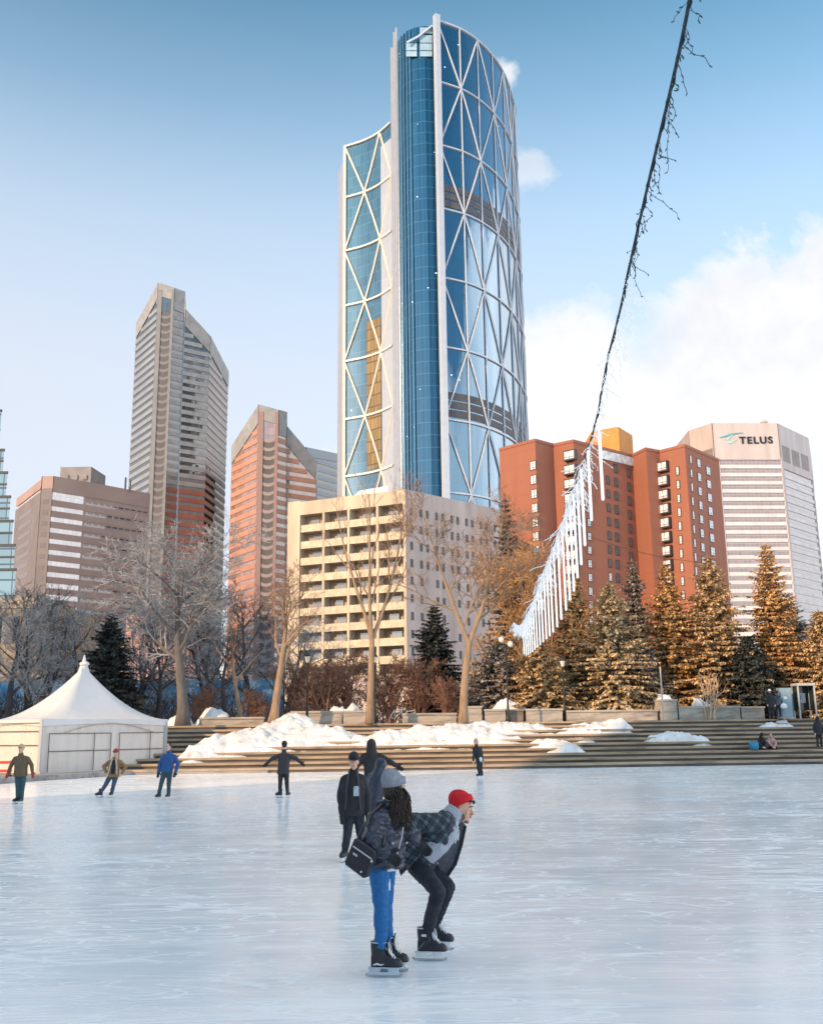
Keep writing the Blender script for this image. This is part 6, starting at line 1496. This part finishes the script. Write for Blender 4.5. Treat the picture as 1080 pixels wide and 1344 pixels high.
# ------------------------------------------------------------------ string of lights across the rink
def cable():
    px = [(912, -60), (905, 0), (893, 60), (877, 130), (860, 200), (846, 260), (830, 330), (812, 415), (797, 470), (785, 540), (776, 575), (767, 600), (752, 645), (735, 692), (716, 745), (703, 780), (692, 808), (683, 822), (674, 816)]
    # plan line of the cable
    xa, ya = ray(905, 0), 6.0; X0 = CAM.x + xa.x * ya / xa.y; e = P(674, 816, 36); bb = (e.x - X0) / (36 - ya); aa = X0 - bb * ya
    def pt(x, y): d = ray(x, y); Y = aa / (d.x / d.y - bb); return P(x, y, Y)
    pts = [pt(*p) for p in px]
    # smooth resample by depth
    Ys = [p.y for p in pts]; zs = [p.z for p in pts]
    pts[-1] = e
    A = Vector((pts[0].x, pts[0].y, 0))
    root = thing('light_string', 'string of icicle lights on a dark cable from the top right to the globe lamp', 'string lights', (pts[-1].x, pts[-1].y, pts[-1].z))
    rnd = random.Random(8); dense = []
    for a, b in zip(pts, pts[1:]):
        for k in range(6): dense.append(a.lerp(b, k / 6))
    dense.append(pts[-1])
    for it in range(4): dense = [dense[0]] + [(dense[i - 1] + dense[i] * 2 + dense[i + 1]) / 4 for i in range(1, len(dense) - 1)] + [dense[-1]]
    navyc = simple('cable_navy', (.012, .018, .045), .5, .2); greenw = simple('wire_darkgreen', (.03, .06, .06), .5, .2); whitew = simple('wire_white', (.70, .71, .74), .5, .1); bsdf(NT(whitew)).inputs['Emission Color'].default_value = (1, .95, .88, 1); bsdf(NT(whitew)).inputs['Emission Strength'].default_value = .12
    mb = MB(); mb.tube(dense, [max(.010, .0155 - .0006 * (p.y - 5)) for p in dense], 7); mb.build('cable', [navyc], root, smooth=True)
    mb = MB(); w2 = [p + Vector((.016 * math.sin(i * 1.3), .016 * math.cos(i * 1.3), -.014)) for i, p in enumerate(dense)]; mb.tube(w2, .006, 5); mb.build('light_wire', [greenw], root)
    mb = MB(); q = pt(839, 290); mb.tube([pt(841, 282), pt(834.5, 294), pt(837.5, 306)], .006, 5); mb.tube([pt(836, 318), pt(833.5, 325), pt(834.5, 331)], .006, 5); mb.build('wire_loop', [greenw], root)
    # short curly drops on the near half
    L = [0]
    for a, b in zip(dense, dense[1:]): L.append(L[-1] + (b - a).length)
    def at(l):
        l = max(0, min(L[-1] - 1e-4, l)); i = 0
        while i < len(L) - 2 and L[i + 1] < l: i += 1
        return dense[i].lerp(dense[i + 1], (l - L[i]) / (L[i + 1] - L[i]))
    l = .05; n = 0
    while at(l).y < 13.5 and n < 98:
        p = at(l); far = p.y > 9.0; mb = MB(); ln = rnd.choice((.18, .30, .42, .26)); q = [p]; d = Vector((rnd.uniform(.2, 1.0), rnd.uniform(-.3, .3), -1)); m = 9
        for k in range(m):
            d = (d + Vector((rnd.uniform(-.75, .75), rnd.uniform(-.75, .75), -.34 + rnd.uniform(-.2, .35)))).normalized(); q.append(q[-1] + d * ln / m)
        mb.tube(q, .0028 if not far else .0042, 4)
        for k in (2, 4, 6, 9): 
            s = (q[min(k, m)] - q[max(0, k - 1)]).normalized(); o = s.orthogonal().normalized() * rnd.choice((-1, 1)); mb.tube([q[min(k, m)], q[min(k, m)] + (s * .5 + o).normalized() * .028], [.006, .004], 4)
        mb.build('icicle_wire', [greenw if not far else whitew], root); l += rnd.uniform(.065, .12); n += 1
    # white frosted net of icicle wires further on, and the long hanging tubes
    l = next(x for x in np.arange(0, L[-1], .05) if at(x).y > 13.2); k = 0; drops = []
    mb = MB()
    while l < L[-1] - .1:
        p = at(l)
        for j in range(3):
            q = [p]; d = Vector((rnd.uniform(-.3, .3), rnd.uniform(-.3, .3), -1)); ln = rnd.uniform(.2, .55)
            for i in range(5): d = (d + rv(rnd, .55) + Vector((0, 0, -.2))).normalized(); q.append(q[-1] + d * ln / 5)
            mb.tube(q, .0075, 4)
        l += .16
    tag(mb.build('icicle_net', [whitew], root), None, None, None, 'stuff')
    tubem = simple('tube_white', (.80, .79, .77), .35, .04); bsdf(NT(tubem)).inputs['Emission Color'].default_value = (1, .93, .84, 1); bsdf(NT(tubem)).inputs['Emission Strength'].default_value = .22  # faint warm glow stands in for sunlight on the tubes
    tp = [(785, 548, 655), (771, 588, 682), (762, 612, 715), (757, 632, 740), (752, 645, 757), (747, 657, 775), (742, 670, 787), (737, 685, 800), (731, 700, 812), (726, 716, 822), (721, 731, 829), (717, 742, 834), (713, 752, 838), (709, 763, 842), (705.5, 773, 846), (702, 782, 849), (699, 790, 852), (696, 798, 855), (693.5, 805, 857), (691, 811, 859), (688.5, 816, 860), (686, 819, 858)]
    for x, y0, y1 in tp:
        p = pt(x, y0); q = P(x + (y1 - y0) * .055, y1, p.y); q.x = p.x + (q.x - p.x) * .35; q.y = p.y
        mb = MB(); mb.cone(p - Vector((0, 0, .05)), q, .020 if y0 < 640 else .017, .020, 7); mb.build('light_tube', [tubem], root)
    a_, b_ = P(745, 694, 70), P(945, 741, 74)
    t = thing('wire', 'thin dark wire strung across the front of the red brick hotel', 'wire', b_); mb = MB(); mb.tube([a_.lerp(b_, k / 10) - Vector((0, 0, .5 * math.sin(math.pi * k / 10))) for k in range(11)], .022, 4); mb.build('strand', [m_dark], t)
    # mast that holds the far end
    b = P(667, 945, 36.5); b.z = 0
cable()
shade_block('unseen wide sandstone block added behind the viewer to shade the rink', -33.5, 45, -45, 40, 20)
shade_block('unseen tall sandstone block added left of the rink to shade the left trees', -95, -53.5, -40, 43, 20)
